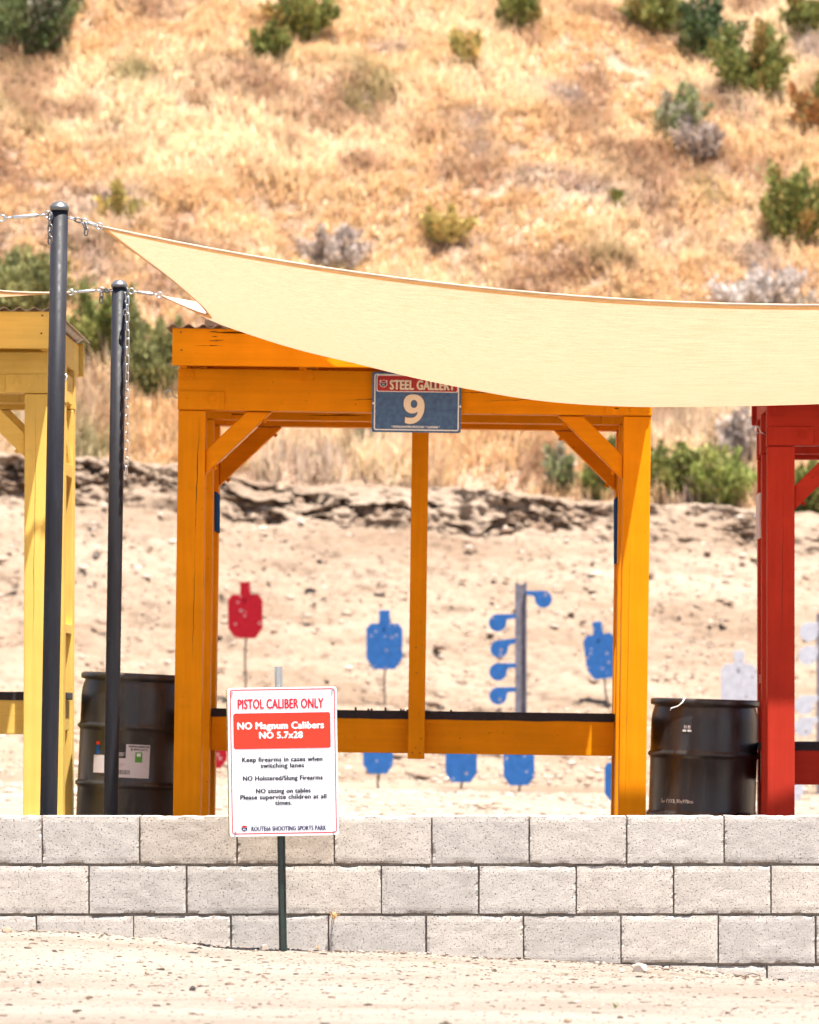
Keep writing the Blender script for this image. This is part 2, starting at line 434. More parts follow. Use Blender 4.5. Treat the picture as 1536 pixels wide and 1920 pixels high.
def shield(parent, cx, cz, s, y):
    out = [(-.5, .30), (-.42, .47), (-.2, .42), (0, .5), (.2, .42), (.42, .47), (.5, .30), (.44, .12), (.5, -.12), (.34, -.36), (0, -.5), (-.34, -.36), (-.5, -.12), (-.44, .12)]
    def poly(k, lo, hi):
        p = [(x * k, z * k) for x, z in out]; res = []
        n = len(p)
        for i in range(n):
            a, b = p[i], p[(i + 1) % n]
            def ins(q): return lo <= q[1] <= hi
            if ins(a): res.append(a)
            for lim in (lo, hi):
                if (a[1] - lim) * (b[1] - lim) < 0:
                    t = (lim - a[1]) / (b[1] - a[1]); res.append((a[0] + (b[0] - a[0]) * t, lim))
        ang = sorted(res, key=lambda q: math.atan2(q[1] - (lo + hi) / 2, q[0]))
        return [(cx + x * s, cz + z * s) for x, z in ang]
    plate('emblem', [(cx + x * s, cz + z * s) for x, z in out], y, M['white_ink'], parent)
    plate('emblem', poly(0.84, 0.14, 0.6), y - 0.0003, M['gallery_red'], parent)
    plate('emblem', poly(0.84, -0.6, 0.10), y - 0.0003, M['navy'], parent)
    lettering('66', cx - .17 * s, cx + .17 * s, cz - .22 * s, .24 * s, y - 0.0008, M['white_ink'], parent)

# ------------------------------------------------------------------ the lie of the land
EDGE_PX = np.array([-900, -300, 0, 120, 250, 300, 360, 450, 600, 770, 960, 1100, 1250, 1536, 2400.])
EDGE_PY = np.array([1700, 1728, 1744, 1746, 1757, 1757, 1768, 1777, 1782, 1786, 1800, 1807, 1820, 1846, 1880.])
def front_z(X, D):
    px = CX + np.asarray(X) * F / 19.5
    ze = CZ + (HY - np.interp(px, EDGE_PX, EDGE_PY)) / F * 19.5
    far = -0.012 * np.clip(X, -8, 8) + 0.0
    k = sstep(17.2, 19.45, D)
    z = far + (ze - far) * k
    z = z + 0.012 * fbm(np.asarray(X) * 1.3, np.asarray(D) * 1.3, 3) + 0.008 * fbm(np.asarray(X) * 2.0, np.asarray(D) * 7, 5, 4) + 0.004 * fbm(np.asarray(X) * 14, np.asarray(D) * 14, 9, 3)
    return z

def floor_z(X, D):
    X = np.asarray(X, float); D = np.asarray(D, float)
    near = 0.21 - 0.055 * np.clip(X, -7, 7); far = 0.22 - 0.02 * np.clip(X, -9, 9)
    return near + (far - near) * sstep(27, 45, D) + 0.02 * fbm(X * .8, D * .8, 21)

def crest(X): return 3.85 - 0.072 * np.clip(X, -14, 14) + 0.10 * fbm(np.asarray(X) * 0.5, 0.3, 31, 3)
BD = np.array([46, 48, 50, 52.5, 55, 57, 59, 60.5, 61.2]); BF = np.array([0, .03, .08, .15, .225, .40, .62, .79, .855])
def berm_z(X, D):
    zt = floor_z(X, 46.0); return zt + np.interp(D, BD, BF) * (crest(X) - zt)
def hill_z(X, D):
    X = np.asarray(X, float); D = np.asarray(D, float)
    k = sstep(63, 67, D)
    return crest(X) + 0.1 + (D - 63) * 0.60 + k * (0.55 * fbm(X / 4.2, D / 4.2, 41, 3) + 0.22 * fbm(X / 1.1, D / 1.1, 43, 3)) + 0.05 * fbm(X * 3, D * 3, 47, 2)

def spread(lo, hi, step, far):
    """even spacing between lo and hi, growing out to far on both sides"""
    mid = np.arange(lo, hi + step, step); L = []; s = step; x = lo
    while x > -far: s *= 1.35; x -= s; L.append(x)
    R = []; s = step; x = mid[-1]
    while x < far: s *= 1.35; x += s; R.append(x)
    return np.concatenate([L[::-1], mid, R])

# foreground track
xs = spread(-2.6, 2.0, 0.013, 70); ds = np.concatenate([np.array([-60, -30, -10, 0, 5, 9, 11.5, 13]), np.arange(14, 19.68, 0.022)])
X, Dg = np.meshgrid(xs, ds)
tag(grid('ground', X, Dg, front_z(X, Dg), M['ground']), kind='structure')
# range floor behind the wall, its front edge turned down behind the blocks
xs = spread(-6, 5, 0.08, 70); ds = np.concatenate([[19.695], np.arange(19.7, 46.3, 0.12)])
X, Dg = np.meshgrid(xs, ds); Z = floor_z(X, Dg); Z[0, :] = -0.7
Z[1:] += 0.018 * fbm(X[1:] * 3, Dg[1:] * 3, 25, 3)
tag(grid('range_floor', X, Dg, Z, M['floor']), kind='structure')
# berm with two eroded undercut ledges below its crest
xs = spread(-7.2, 5.4, 0.034, 80)
D1 = np.concatenate([np.arange(45.8, 55, 0.12), np.arange(55, 61.2, 0.05)])
sc = np.array([(61.2, -.53), (61.32, -.47), (61.5, -.42), (61.56, -.36), (61.42, -.29), (61.30, -.245), (61.36, -.21), (61.6, -.17), (61.85, -.135), (62.0, -.10), (62.02, -.06), (61.93, -.02), (61.9, .01), (62.0, .035), (62.5, .06), (63.3, .10), (64.2, .62)])
flat_ = np.interp(sc[:, 1], [-.53, .035, .1, .62], [61.2, 62.0, 63.3, 64.2])
tt = np.linspace(0, len(sc) - 1, 150); Ds = np.interp(tt, range(len(sc)), sc[:, 0]); Zs = np.interp(tt, range(len(sc)), sc[:, 1]); Fs = np.interp(tt, range(len(sc)), flat_)
n1 = len(D1); n2 = len(Ds)
X = np.tile(xs, (n1 + n2, 1)); Dg = np.empty_like(X); Z = np.empty_like(X)
Dg[:n1] = D1[:, None]; Z[:n1] = berm_z(X[:n1], Dg[:n1])
m_lo = sstep(-0.2, 0.3, fbm(xs * 0.9, 7.7, 51, 4) + 0.15 * (xs < 1.0)); m_up = sstep(-0.3, 0.3, fbm(xs * 1.2, 2.2, 57, 4))
m_lo = m_lo * (1 - .75 * sstep(1.2, 2.6, xs)); mm = np.where((Zs < -.17)[:, None], m_lo[None, :], m_up[None, :]) * .95
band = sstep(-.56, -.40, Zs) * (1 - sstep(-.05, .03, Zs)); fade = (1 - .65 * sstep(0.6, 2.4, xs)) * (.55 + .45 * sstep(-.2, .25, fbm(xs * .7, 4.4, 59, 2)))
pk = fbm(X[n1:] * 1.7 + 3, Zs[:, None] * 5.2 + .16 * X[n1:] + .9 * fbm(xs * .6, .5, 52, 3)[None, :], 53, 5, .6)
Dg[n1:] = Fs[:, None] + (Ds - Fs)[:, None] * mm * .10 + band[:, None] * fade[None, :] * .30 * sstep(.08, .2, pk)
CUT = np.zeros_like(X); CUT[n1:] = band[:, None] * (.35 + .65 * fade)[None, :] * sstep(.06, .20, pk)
Z[n1:] = crest(X[n1:]) + Zs[:, None] + 0.22 * fbm(xs * 1.0, 5.5, 61, 4)[None, :] * np.clip(-Zs * 3, 0, 1)[:, None]
arc = np.concatenate([D1 * 1.1, 61.2 * 1.1 + np.concatenate([[0.01], 0.01 + np.cumsum(np.hypot(np.diff(Fs), np.diff(Zs)))])]); row = arc[:, None] * np.ones_like(X)
act = sstep(46, 50, Dg); scz = np.zeros_like(X); scz[n1:] = np.where((Zs < .03)[:, None], 1.0, 0.2)
b1 = fbm(X * 0.7, row * 0.6, 71, 3); b2 = fbm(X * 2.6, row * 2.6, 73, 4, 0.6); b3 = fbm(X * 6.0, row * 6.5, 79, 3, 0.6)
b4 = fbm(X * 11.0, row * 12.0, 83, 2, 0.6)
rough_ = scz * sstep(-.25, .35, fbm(X * 1.3, row * 1.6, 77, 3)) * (1 - .55 * sstep(1.2, 2.8, X))
Dg = Dg - act * (0.26 * b1 + (0.075 + 0.12 * rough_) * b2 + (0.045 + 0.12 * rough_) * b3 + (0.025 + 0.06 * rough_) * b4)
Z = Z + act * (0.11 * b1 + 0.06 * b2 + (0.035 + 0.03 * rough_) * b3 + 0.018 * b4)
SCV = np.stack([X[n1:], Dg[n1:], Z[n1:]], -1); SCM = rough_[n1:] * (Zs < .03)[:, None]
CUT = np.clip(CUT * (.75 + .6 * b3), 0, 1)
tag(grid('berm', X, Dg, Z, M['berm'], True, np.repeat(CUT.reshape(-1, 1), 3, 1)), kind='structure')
SCM = CUT[n1:]
# grassy hill
xs = spread(-9.5, 7.5, 0.16, 110); ds = np.concatenate([np.arange(62.6, 88, 0.16), 88 + 1.5 * np.arange(1, 30) ** 1.15])
X, Dg = np.meshgrid(xs, ds); Z = hill_z(X, Dg); Z[0] -= 0.3
tag(grid('hillside', X, Dg, Z, M['hill']), kind='structure')

def hit(px, py, fn, d0, d1, n=900):
    Ds_ = np.linspace(d0, d1, n); Xs = (px - CX) / F * Ds_; Zr = CZ + (HY - py) / F * Ds_
    below = Zr <= fn(Xs, Ds_); i = int(np.argmax(below)) if below.any() else n - 1
    return float(Xs[i]), float(Ds_[i]), float(fn(Xs[i], Ds_[i]))

# ------------------------------------------------------------------ block wall
WY = 19.59; BW, BH = 0.4078, 0.2087; WT = 0.567
def block_mesh(seed, bw=BW - 0.0068, bh=BH - 0.0112, depth=0.19):
    rng = np.random.RandomState(seed); nx, nz = 33, 17
    u = np.linspace(-bw / 2, bw / 2, nx); v = np.linspace(-bh / 2, bh / 2, nz); U, Vv = np.meshgrid(u, v)
    Y = 0.0012 * fbm(U * 30, Vv * 30, seed * 7, 3)
    edge = np.minimum(np.minimum(np.arange(nx), nx - 1 - np.arange(nx))[None, :], np.minimum(np.arange(nz), nz - 1 - np.arange(nz))[:, None])
    chip = np.maximum(0, fbm(U * 22, Vv * 22, seed * 3 + 1, 3) - 0.05)
    Y = Y + np.where(edge == 0, 0.0014 + 0.012 * chip, np.where(edge == 1, 0.0008, 0.0))
    U = U - np.where(edge == 0, 1, 0) * np.sign(U) * 0.005 * chip; Vv = Vv - np.where(edge == 0, 1, 0) * np.sign(Vv) * 0.008 * chip
    V = [np.stack([U, Y, Vv], -1).reshape(-1, 3)]
    i = np.arange(nx * nz).reshape(nz, nx)
    Fc = [np.stack([i[:-1, :-1], i[:-1, 1:], i[1:, 1:], i[1:, :-1]], -1).reshape(-1, 4)]
    b = np.concatenate([i[0, :-1], i[:-1, -1], i[-1, :0:-1], i[:0:-1, 0]]); n0 = nx * nz
    bk = V[0][b].copy(); bk[:, 1] = depth; V.append(bk); k = len(b); j = np.arange(k)
    Fc.append(np.stack([b[j], n0 + j, n0 + (j + 1) % k, b[(j + 1) % k]], -1))
    V = np.concatenate(V); Fc = np.concatenate(Fc)
    me = bpy.data.meshes.new('concrete_block'); me.from_pydata(V.tolist(), [], Fc.tolist()); me.update()
    me.materials.append(M['block']); return me
wall = tag(empty('block_wall', (0, WY, 0)), 'low grey concrete block wall running across the bare sandy ground', 'wall')
BM = [block_mesh(s) for s in range(1, 9)]
rows = [(0, 79), (1, 167), (2, 68), (3, 160), (4, 75)]
for r, j0 in rows:
    zc = WT - BH * r - BH / 2 + 0.002
    for k in range(-6, 15):
        jx = (j0 + (k + 0.5) * 182.7 - CX) / 448.0
        if jx < -3.6 or jx > 3.2: continue
        o = bpy.data.objects.new('concrete_block', random.choice(BM)); link(o, wall)
        o.location = (jx + random.uniform(-.0015, .0015), random.uniform(-.0025, .0025), zc + random.uniform(-.0012, .0012))
        o.rotation_euler = (0, random.uniform(-.003, .003), 0)
        if random.random() < 0.5: o.rotation_euler.y += math.pi
# mortar bed set back behind the block faces
xs = np.arange(-3.85, 3.45, 0.02); zs = np.linspace(-0.62, WT - 0.010, 90); X, Z = np.meshgrid(xs, zs)
Y = 0.013 + 0.006 * fbm(X * 25, Z * 25, 91, 3)
V = np.stack([X, Y, Z], -1).reshape(-1, 3); i = np.arange(X.size).reshape(X.shape)
Fc = np.stack([i[:-1, :-1], i[:-1, 1:], i[1:, 1:], i[1:, :-1]], -1).reshape(-1, 4)
raw('mortar', V, Fc, M['mortar'], wall)
box('wall_core', -3.85, 3.43, 0.03, 0.185, -0.62, WT - 0.02, M['mortar'], wall, 0)

# ------------------------------------------------------------------ shooting sheds
def bolt(parent, x, z, y, r, mat, h=0.012):
    bm = bmesh.new()
    bm_prism(bm, [(x + 1.7 * r * math.cos(i * math.pi / 8), z + 1.7 * r * math.sin(i * math.pi / 8)) for i in range(16)], y - 0.003, y)
    bm_prism(bm, [(x + r * math.cos(i * math.pi / 3), z + r * math.sin(i * math.pi / 3)) for i in range(6)], y - h, y - 0.003)
    return from_bm('bolt', bm, mat, parent)

def rivet(parent, x, z, y, r, mat):
    bm = bmesh.new(); bm_prism(bm, [(x + r * math.cos(i * math.pi / 4), z + r * math.sin(i * math.pi / 4)) for i in range(8)], y - 0.003, y); return from_bm('nail_head', bm, mat, parent)

HW = 1.2125; PW = 0.14; HB = 2.334
def make_shed(color, loc, roll, yaw, label, centre_post=True):
    px_, py_, pz_ = (PAINT[color, a] for a in range(3))
    t = tag(empty('shooting_shed', loc, (0, roll, yaw)), label, 'shed', 'shooting sheds along the range')
    frames = ((0.0, PW), (0.72, 0.86), (1.27, 1.41))
    for k, (y0, y1) in enumerate(frames):
        for s in (-1, 1):
            a, b = sorted((s * HW, s * (HW - PW)))
            box('post', a, b, y0, y1, -0.15, HB - 0.003, pz_, t, 0.006)
        h0 = -0.004 if k == 0 else y0 + 0.02
        box('header_beam', -HW - 0.004, HW + 0.004, h0, h0 + 0.10, HB, HB + 0.212, px_, t, 0.005)
        for s in (-1, 1):
            tp = prism('tie_plate', rrect(s * (HW - 0.118), HB + 0.050, 0.236, 0.094, 0.008, 2), h0 - 0.0095, h0 - 0.0005, pz_, t, 0.002)
            if k < 2:
                bolt(tp, s * (HW - 0.178), HB + 0.056, h0 - 0.0095, 0.0135, px_)
                for dx, dz in ((0.03, .065), (.115, .042), (.152, .02), (.215, .078)):
                    rivet(tp, s * (HW - dx), HB + dz, h0 - 0.0095, 0.0065, px_)
    for k, yb in ((0, 0.03), (2, 1.30)):
        for s in (-1, 1):
            pts = [(s * 1.071, 2.13), (s * .865, HB - 0.004), (s * .738, HB - 0.004), (s * 1.071, 2.008)]
            kb = prism('knee_brace', pts, yb, yb + 0.085, px_, t, 0.004)
            for q in (0.12, 0.88):
                bx_ = s * (1.071 - q * .333); bz_ = 2.008 + q * .326
                bm = bmesh.new(); d = Vector((-s * .70 * -1, 0, -.715)).normalized()
                bm_tube(bm, [Vector((bx_, yb + .042, bz_)), Vector((bx_, yb + .042, bz_)) + Vector((-s, 0, -1)).normalized() * 0.018], 0.011, 6)
                from_bm('bolt', bm, px_, kb)
    # rafters, fascias and roof
    for q, x in enumerate((-1.185, -.574, .02, .6, 1.185)):
        box('rafter', x - 0.02, x + 0.02, -0.238, 1.70, HB + 0.2125, HB + 0.375, py_, t, 0.003)
        cl = prism('rafter_clip', [(x - .005, HB + .15), (x + .045, HB + .15), (x + .05, HB + .175), (x + .043, HB + .211), (x - .005, HB + .211)], -0.0125, -0.0045, pz_, t)
        for dx, dz in ((.008, .16), (.035, .158), (.02, .178), (.008, .195), (.033, .194)): rivet(cl, x + dx, HB + dz, -0.0125, 0.0055, px_)
    fa = box('fascia_board', -HW - 0.018, HW + 0.018, -0.278, -0.240, HB + 0.208, HB + 0.396, px_, t, 0.004)
    box('fascia_board', -HW - 0.018, HW + 0.018, 1.702, 1.74, HB + 0.208, HB + 0.39, px_, t, 0.004)
    for s in (-1, 1):
        for dx, dz in ((.025, .375), (.03, .285)): rivet(fa, s * (HW - dx), HB + dz, -0.278, 0.0045, M['dark_ink'])
    nx = 34 * 8; xs_ = np.linspace(-1.262, 1.262, nx); ys_ = np.array([-0.305, 0.2, 0.8, 1.4, 1.76])
    X, Y = np.meshgrid(xs_, ys_); Z = HB + 0.407 + 0.0095 * np.cos(X / 0.0765 * 2 * math.pi)
    i = np.arange(X.size).reshape(X.shape); Fc = np.stack([i[:-1, :-1], i[:-1, 1:], i[1:, 1:], i[1:, :-1]], -1).reshape(-1, 4)
    rs = raw('roof_sheet', np.stack([X, Y, Z], -1).reshape(-1, 3), Fc, M['tin'], t, True)
    sm = rs.modifiers.new('thickness', 'SOLIDIFY'); sm.thickness = 0.0025
    # side framing between the middle and the rear posts
    for s in (-1, 1):
        a, b = sorted((s * (HW - 0.004), s * (HW - 0.05)))
        for z0, z1 in ((HB + 0.02, HB + 0.17), (1.96, 2.03), (1.12, 1.17)):
            box('side_rail', a, b, 0.862, 1.268, z0, z1, py_, t, 0.003)
        bm = bmesh.new()
        pts = [(0.862, 2.33), (0.862, 2.22), (1.268, 1.80 + .15), (1.268, 1.80 + .26)]
        va = [bm.verts.new((a + .006, y, z)) for y, z in pts]; vb = [bm.verts.new((b - .006, y, z)) for y, z in pts]
        bm.faces.new(va); bm.faces.new(vb[::-1])
        for i_ in range(4): bm.faces.new((va[i_], vb[i_], vb[(i_ + 1) % 4], va[(i_ + 1) % 4]))
        from_bm('side_brace', bm, py_, t)
        # eye hook on the outer end of the front beam
        ey = [Vector((s * (HW + 0.055) + 0.017 * math.cos(q * math.pi / 8), 0.05 + 0.008 * math.sin(q * math.pi / 8), HB + 0.085 + 0.019 * math.sin(q * math.pi / 8))) for q in range(15)]
        bm = bmesh.new(); bm_tube(bm, [Vector((s * (HW - 0.0), 0.05, HB + 0.06))] + [Vector((s * (HW + 0.03), 0.05, HB + 0.07))] + ey[(8 if s > 0 else 0):] + ey[:(8 if s > 0 else 0)], 0.0036, 6)
        from_bm('eye_hook', bm, M['steel'], t, True)
    # bench
    box('bench_rail', -HW + PW + .002, HW - PW - .002, 0.866, 0.906, 0.580, 0.7635, px_, t, 0.004)
    box('bench_board', -HW + PW + .002, HW - PW - .002, 0.908, 1.60, 0.725, 0.763, px_, t, 0.003)
    xs_ = np.linspace(-HW + PW + .003, HW - PW - .003, 120); bm = bmesh.new()
    lo = 0.7655 + 0.003 * fbm(xs_ * 6, 1.0, 5) - 0.004
    for (ya, yb2) in ((0.8625, 1.60),):
        A = [[bm.verts.new((x, y, z)) for x, z in zip(xs_, zz)] for y, zz in ((ya, lo), (ya, np.full(120, .803)), (ya + .006, np.full(120, .806)), (yb2, np.full(120, .806)), (yb2, lo))]
        for p, q in zip(A, A[1:] + A[:1]):
            for k in range(119): bm.faces.new((p[k], p[k + 1], q[k + 1], q[k]))
        bm.faces.new([r[0] for r in A]); bm.faces.new([r[-1] for r in A][::-1])
    from_bm('bench_mat', bm, M['mat'], t)
    for s in (-1, 1):
        a, b = sorted((s * (HW - PW + .001), s * (HW - 0.012)))
        box('bench_end', a, b, 0.91, 1.24, 0.60, 0.7625, px_, t, 0.004)
        a, b = sorted((s * (HW - PW + .0015), s * (HW + 0.006)))
        box('mat_end', a, b, 0.88, 1.238, 0.764, 0.804, M['mat'], t, 0.006)
    if centre_post:
        cp = box('centre_post', -0.024, 0.064, 0.768, 0.857, 0.552, HB - 0.003, pz_, t, 0.005)
        for dx, dz in ((.0, .585), (.04, .583), (.018, .61), (.012, 1.14), (.016, 1.005)): rivet(cp, dx, dz, 0.768, 0.0035, M['dark_ink'])
    return t

def crack(shed, pts, y, w_):
    """a drying crack in a timber face: tapered dark sliver along local (x, z) points"""
    bm = bmesh.new(); n = len(pts); L_, R_ = [], []
    for k, (x, z) in enumerate(pts):
        a, b = pts[max(k - 1, 0)], pts[min(k + 1, n - 1)]; tx, tz = b[0] - a[0], b[1] - a[1]; l = math.hypot(tx, tz)
        h = w_ * math.sin(math.pi * (k + .25) / (n - .5)) * random.uniform(.6, 1.2) / 2
        L_.append(bm.verts.new((x - tz / l * h, y, z + tx / l * h))); R_.append(bm.verts.new((x + tz / l * h, y, z - tx / l * h)))
    for k in range(n - 1): bm.faces.new((L_[k], R_[k], R_[k + 1], L_[k + 1]))
    return from_bm('crack', bm, M['crack'], shed)
def wander(x0, z0, x1, z1, n, j):
    return [(x0 + (x1 - x0) * k / n + (random.uniform(-j, j) if z1 - z0 else 0), z0 + (z1 - z0) * k / n + (random.uniform(-j, j) if x1 - x0 else 0)) for k in range(n + 1)]
M['crack'] = flat('crack_shadow_wood', (0.05, 0.018, 0.004), 0.9)
orange = make_shed('orange', (-0.349, 24.0, 0.20), 0.0135, 0.0, 'orange painted timber shooting shed with the blue number nine sign')
yellow = make_shed('yellow', (-3.40, 24.0, 0.305), 0.004, 0.0, 'yellow painted timber shed cut off behind the black shade poles')
red = make_shed('red', (2.705, 24.0, 0.033), 0.0, -0.022, 'red painted timber shed beside the open black barrel', False)

for x0, z0, x1, z1, y, w_ in ((-1.105, 2.30, -1.118, 1.66, -.0006, .004), (-1.118, 1.62, -1.122, 1.05, -.0006, .0025), (1.115, 1.72, 1.105, .3, -.0006, .0022),
        (-.37, 2.395, .0, 2.405, -.0046, .004), (-.16, 2.37, .22, 2.385, -.0046, .0035), (.35, 2.40, .95, 2.43, -.0046, .004), (.2, 2.44, .5, 2.445, -.0046, .003)):
    crack(orange, wander(x0, z0, x1, z1, 14, .0025), y, w_)
for z in (2.715, 2.69, 2.672, 2.668, 2.645): crack(orange, wander(-1.03 + random.uniform(-.02, .02), z, -.985 + random.uniform(-.02, .03), z, 5, .001), -.2786, .004)
for x0, z0, x1, z1, y, w_ in ((1.13, 2.25, 1.12, .9, -.0006, .0025), (.4, 2.42, 1.0, 2.43, -.0046, .003)): crack(yellow, wander(x0, z0, x1, z1, 12, .0025), y, w_)
for x0, z0, x1, z1, y, w_ in ((-1.13, 2.2, -1.14, 1.2, -.0006, .0022), (-1.0, 2.48, -.6, 2.475, -.0046, .003)): crack(red, wander(x0, z0, x1, z1, 12, .0025), y, w_)

# dark coil standing for a shadow, and panels hung inside the sheds
def side_panel(shed_loc, s, z0, z1, y0, mat, label):
    t = tag(box('side_sign', 0, 0.012, 0, 0.34, 0, z1 - z0, mat, None, 0.002), label, 'sign')
    x = shed_loc[0] + s * (HW - PW - 0.004) - (0.012 if s > 0 else 0)
    t.location = (x, shed_loc[1] + y0, shed_loc[2] + z0); return t
M['panel_blue'] = plain('panel_blue', (0.020, 0.075, 0.20), 0.45, 0.15); M['panel_red'] = plain('panel_red', (0.55, 0.02, 0.015), 0.45, 0.15)
M['panel_white'] = plain('panel_white', (0.7, 0.7, 0.74), 0.45, 0.1)
side_panel((-0.349 + .012, 24.0, 0.2), -1, 1.77, 1.98, 1.06, M['panel_blue'], 'blue panel on the inner face of the left orange rear post')
side_panel((-0.349 + .036, 24.0, 0.2), 1, 1.60, 1.95, 1.06, M['panel_blue'], 'blue panel on the inner face of the right orange rear post')
for k_ in ('panel_blue', 'panel_red', 'panel_white'): M[k_].node_tree.nodes['Principled BSDF'].inputs['Specular IOR Level'].default_value = 0.0
o = side_panel((-3.40, 24.0, 0.305), 1, 1.70, 1.92, 0.9, M['panel_red'], 'red panel between the yellow side posts'); o.location.x += 0.07
o = side_panel((2.705, 24.0, 0.033), -1, 1.90, 2.14, 1.0, M['panel_white'], 'white panel on the side of the red shed'); o.location.x -= 0.125
sp = [Vector((-3.40 + HW - .03 + 0.012 * math.cos(q * 0.9), 25.02 + 0.012 * math.sin(q * 0.9), 1.42 + q * 0.00165)) for q in range(0, 400)]
tag(tube('shadow_coil', sp, 0.0035, M['darksteel'], None, 5), 'dark coil in place of a toothed shadow along the yellow side frame', 'shadow')  # toothed shadow on the side frame, put in as a dark coil
pk = tag(box('roof_plank', 0, 0.34, 0, 0.12, 0, 0.034, M['plank'], None, 0.003), 'dark weathered plank lying on the orange shed roof', 'plank')
pk.location = (-1.40, 24.05, 2.985); pk.rotation_euler = (0, 0.10, 0.05)

# ------------------------------------------------------------------ numbered blue sign
gs = tag(empty('gallery_sign', at(780.5, 811, 23.972), (0, 0.0135, 0)), 'blue and red sign with the number 9 on the orange beam', 'sign')
GW, GH = 0.457, 0.308
prism('sign_panel', rrect(0, GH / 2, GW, GH, 0.012), 0, 0.004, M['gallery_blue'], gs)
ring_plate('border', 0, GH / 2, GW - 0.022, GH - 0.020, 0.010, 0.006, -0.0002, M['white_ink'], gs)
def gx(p): return (p - 780.5) / 366.2
def gz(p): return (811 - p) / 366.2
plate('banner_edge', rrect(gx(781.5), gz(719.5), 153 / 366.2, 31.5 / 366.2, 0.010), -0.0003, M['white_ink'], gs)
plate('banner', rrect(gx(781.5), gz(719.5), 150 / 366.2, 28.5 / 366.2, 0.009), -0.0007, M['gallery_red'], gs)
shield(gs, gx(718), gz(720), 0.040, -0.0011)
lettering('STEEL GALLERY', gx(730.5) + .002, gx(852) + .002, gz(730.5) - .0015, 18 / 366.2, -0.0012, M['dark_ink'], gs, 0.13)
lettering('STEEL GALLERY', gx(730.5), gx(852), gz(730.5), 18 / 366.2, -0.0016, M['cream'], gs, 0.09)
NINE = [(697, 400), (742, 406), (782, 424), (815, 452), (838, 488), (851, 530), (855, 580), (850, 640), (836, 695), (812, 745), (778, 790), (735, 824), (685, 844), (630, 850), (590, 845), (555, 832), (560, 745), (590, 752), (632, 757), (680, 752), (716, 734), (738, 708), (749, 676), (746, 662), (715, 682), (675, 691), (635, 688), (595, 670), (562, 638), (541, 597), (533, 548), (537, 500), (552, 460), (580, 428), (615, 409), (655, 401)]
def digit(y, grow, mat, name):
    cx_, cz_ = 695, 600
    def mp(q): return (gx(690 + q[0] / 8.084), gz(690 + q[1] / 8.084))
    outl = []
    n_ = len(NINE)
    for k in range(n_):
        a_, b_, c_ = NINE[k - 1], NINE[k], NINE[(k + 1) % n_]; tx, ty = c_[0] - a_[0], c_[1] - a_[1]; l_ = math.hypot(tx, ty)
        outl.append((b_[0] + ty / l_ * grow, b_[1] - tx / l_ * grow))
    hole = [(693 + (50 - grow) * math.cos(q * math.pi / 12), 545 + (61 - grow) * math.sin(q * math.pi / 12)) for q in range(24)]
    bm = bmesh.new()
    for loop in (outl, hole):
        vv = [bm.verts.new((mp(q)[0], y, mp(q)[1])) for q in loop]
        for k in range(len(vv)): bm.edges.new((vv[k], vv[(k + 1) % len(vv)]))
    bmesh.ops.triangle_fill(bm, edges=bm.edges[:], use_beauty=True)
    return from_bm(name, bm, mat, gs)
digit(-0.0004, 9, M['dark_ink'], 'lettering'); digit(-0.0008, 0, M['cream'], 'lettering')
lettering('* ROUTE66 SHOOTING SPORTS PARK  * CALIFORNIA *', gx(734), gx(824), gz(802.5), 4.2 / 366.2, -0.0005, M['white_ink'], gs, 0.08)
for x, z in ((gx(699.5), gz(757)), (gx(862.5), gz(761))):
    bm = bmesh.new(); bm_prism(bm, [(x + .006 * math.cos(a * math.pi / 5), z + .006 * math.sin(a * math.pi / 5)) for a in range(10)], -0.004, 0); from_bm('screw', bm, M['white_ink'], gs)

# ------------------------------------------------------------------ white rules sign on its post
SD = 19.27; SS = F / SD
rs = tag(empty('rules_sign', at(531, 1428, SD), (0, -0.016, 0.035)), 'white pistol caliber rules sign with red border in front of the wall', 'sign')
def rx(p): return (p - 530.5) / SS
def rz(p): return (1428 - p) / SS
prism('sign_panel', rrect(0, 0, 0.449, 0.612, 0.012), -0.001, 0.003, M['white_metal'], rs)
prism('backing_board', rrect(-0.004, -0.002, 0.451, 0.603, 0.003), 0.004, 0.024, M['plywood'], rs)
ring_plate('border', 0.001, 0.001, 0.432, 0.596, 0.012, 0.0042, -0.0012, M['sign_red'], rs)
plate('warning_panel', rrect(rx(529.3), rz(1370), 181 / SS, 66 / SS, 0.010), -0.0012, M['sign_orange'], rs)
ring_plate('warning_edge', rx(529.3), rz(1370), 182 / SS, 67 / SS, 0.010, 0.002, -0.0016, M['sign_red'], rs)
for s, a, b, base, cap, mat, bold in (
        ('PISTOL CALIBER ONLY', 447.5, 607.5, 1328, 18.6, M['sign_red'], 0.06),
        ('NO Magnum Calibers', 446.5, 607.5, 1366.3, 13.2, M['white_ink'], 0.11),
        ('NO 5.7x28', 487, 567.5, 1384, 12.6, M['white_ink'], 0.11),
        ('Keep firearms in cases when', 454, 604, 1427.6, 8.8, M['ink'], 0.11),
        ('switching lanes', 488.5, 569.5, 1439, 8.8, M['ink'], 0.11),
        ('NO Holstered/Slung Firearms', 455, 604, 1462.6, 8.8, M['ink'], 0.11),
        ('NO sitting on tables', 479, 581, 1486.6, 8.8, M['ink'], 0.11),
        ('Please supervise children at all', 449.5, 610.5, 1498, 8.8, M['ink'], 0.11),
        ('times.', 514.5, 546, 1509, 8.8, M['ink'], 0.11),
        ('ROUTE66 SHOOTING SPORTS PARK', 469.5, 609, 1557.2, 8.8, M['navy'], 0.08)):
    lettering(s, rx(a), rx(b), rz(base), cap / SS, -0.0020, mat, rs, bold)
shield(rs, rx(456), rz(1552.5), 14 / SS, -0.0012)
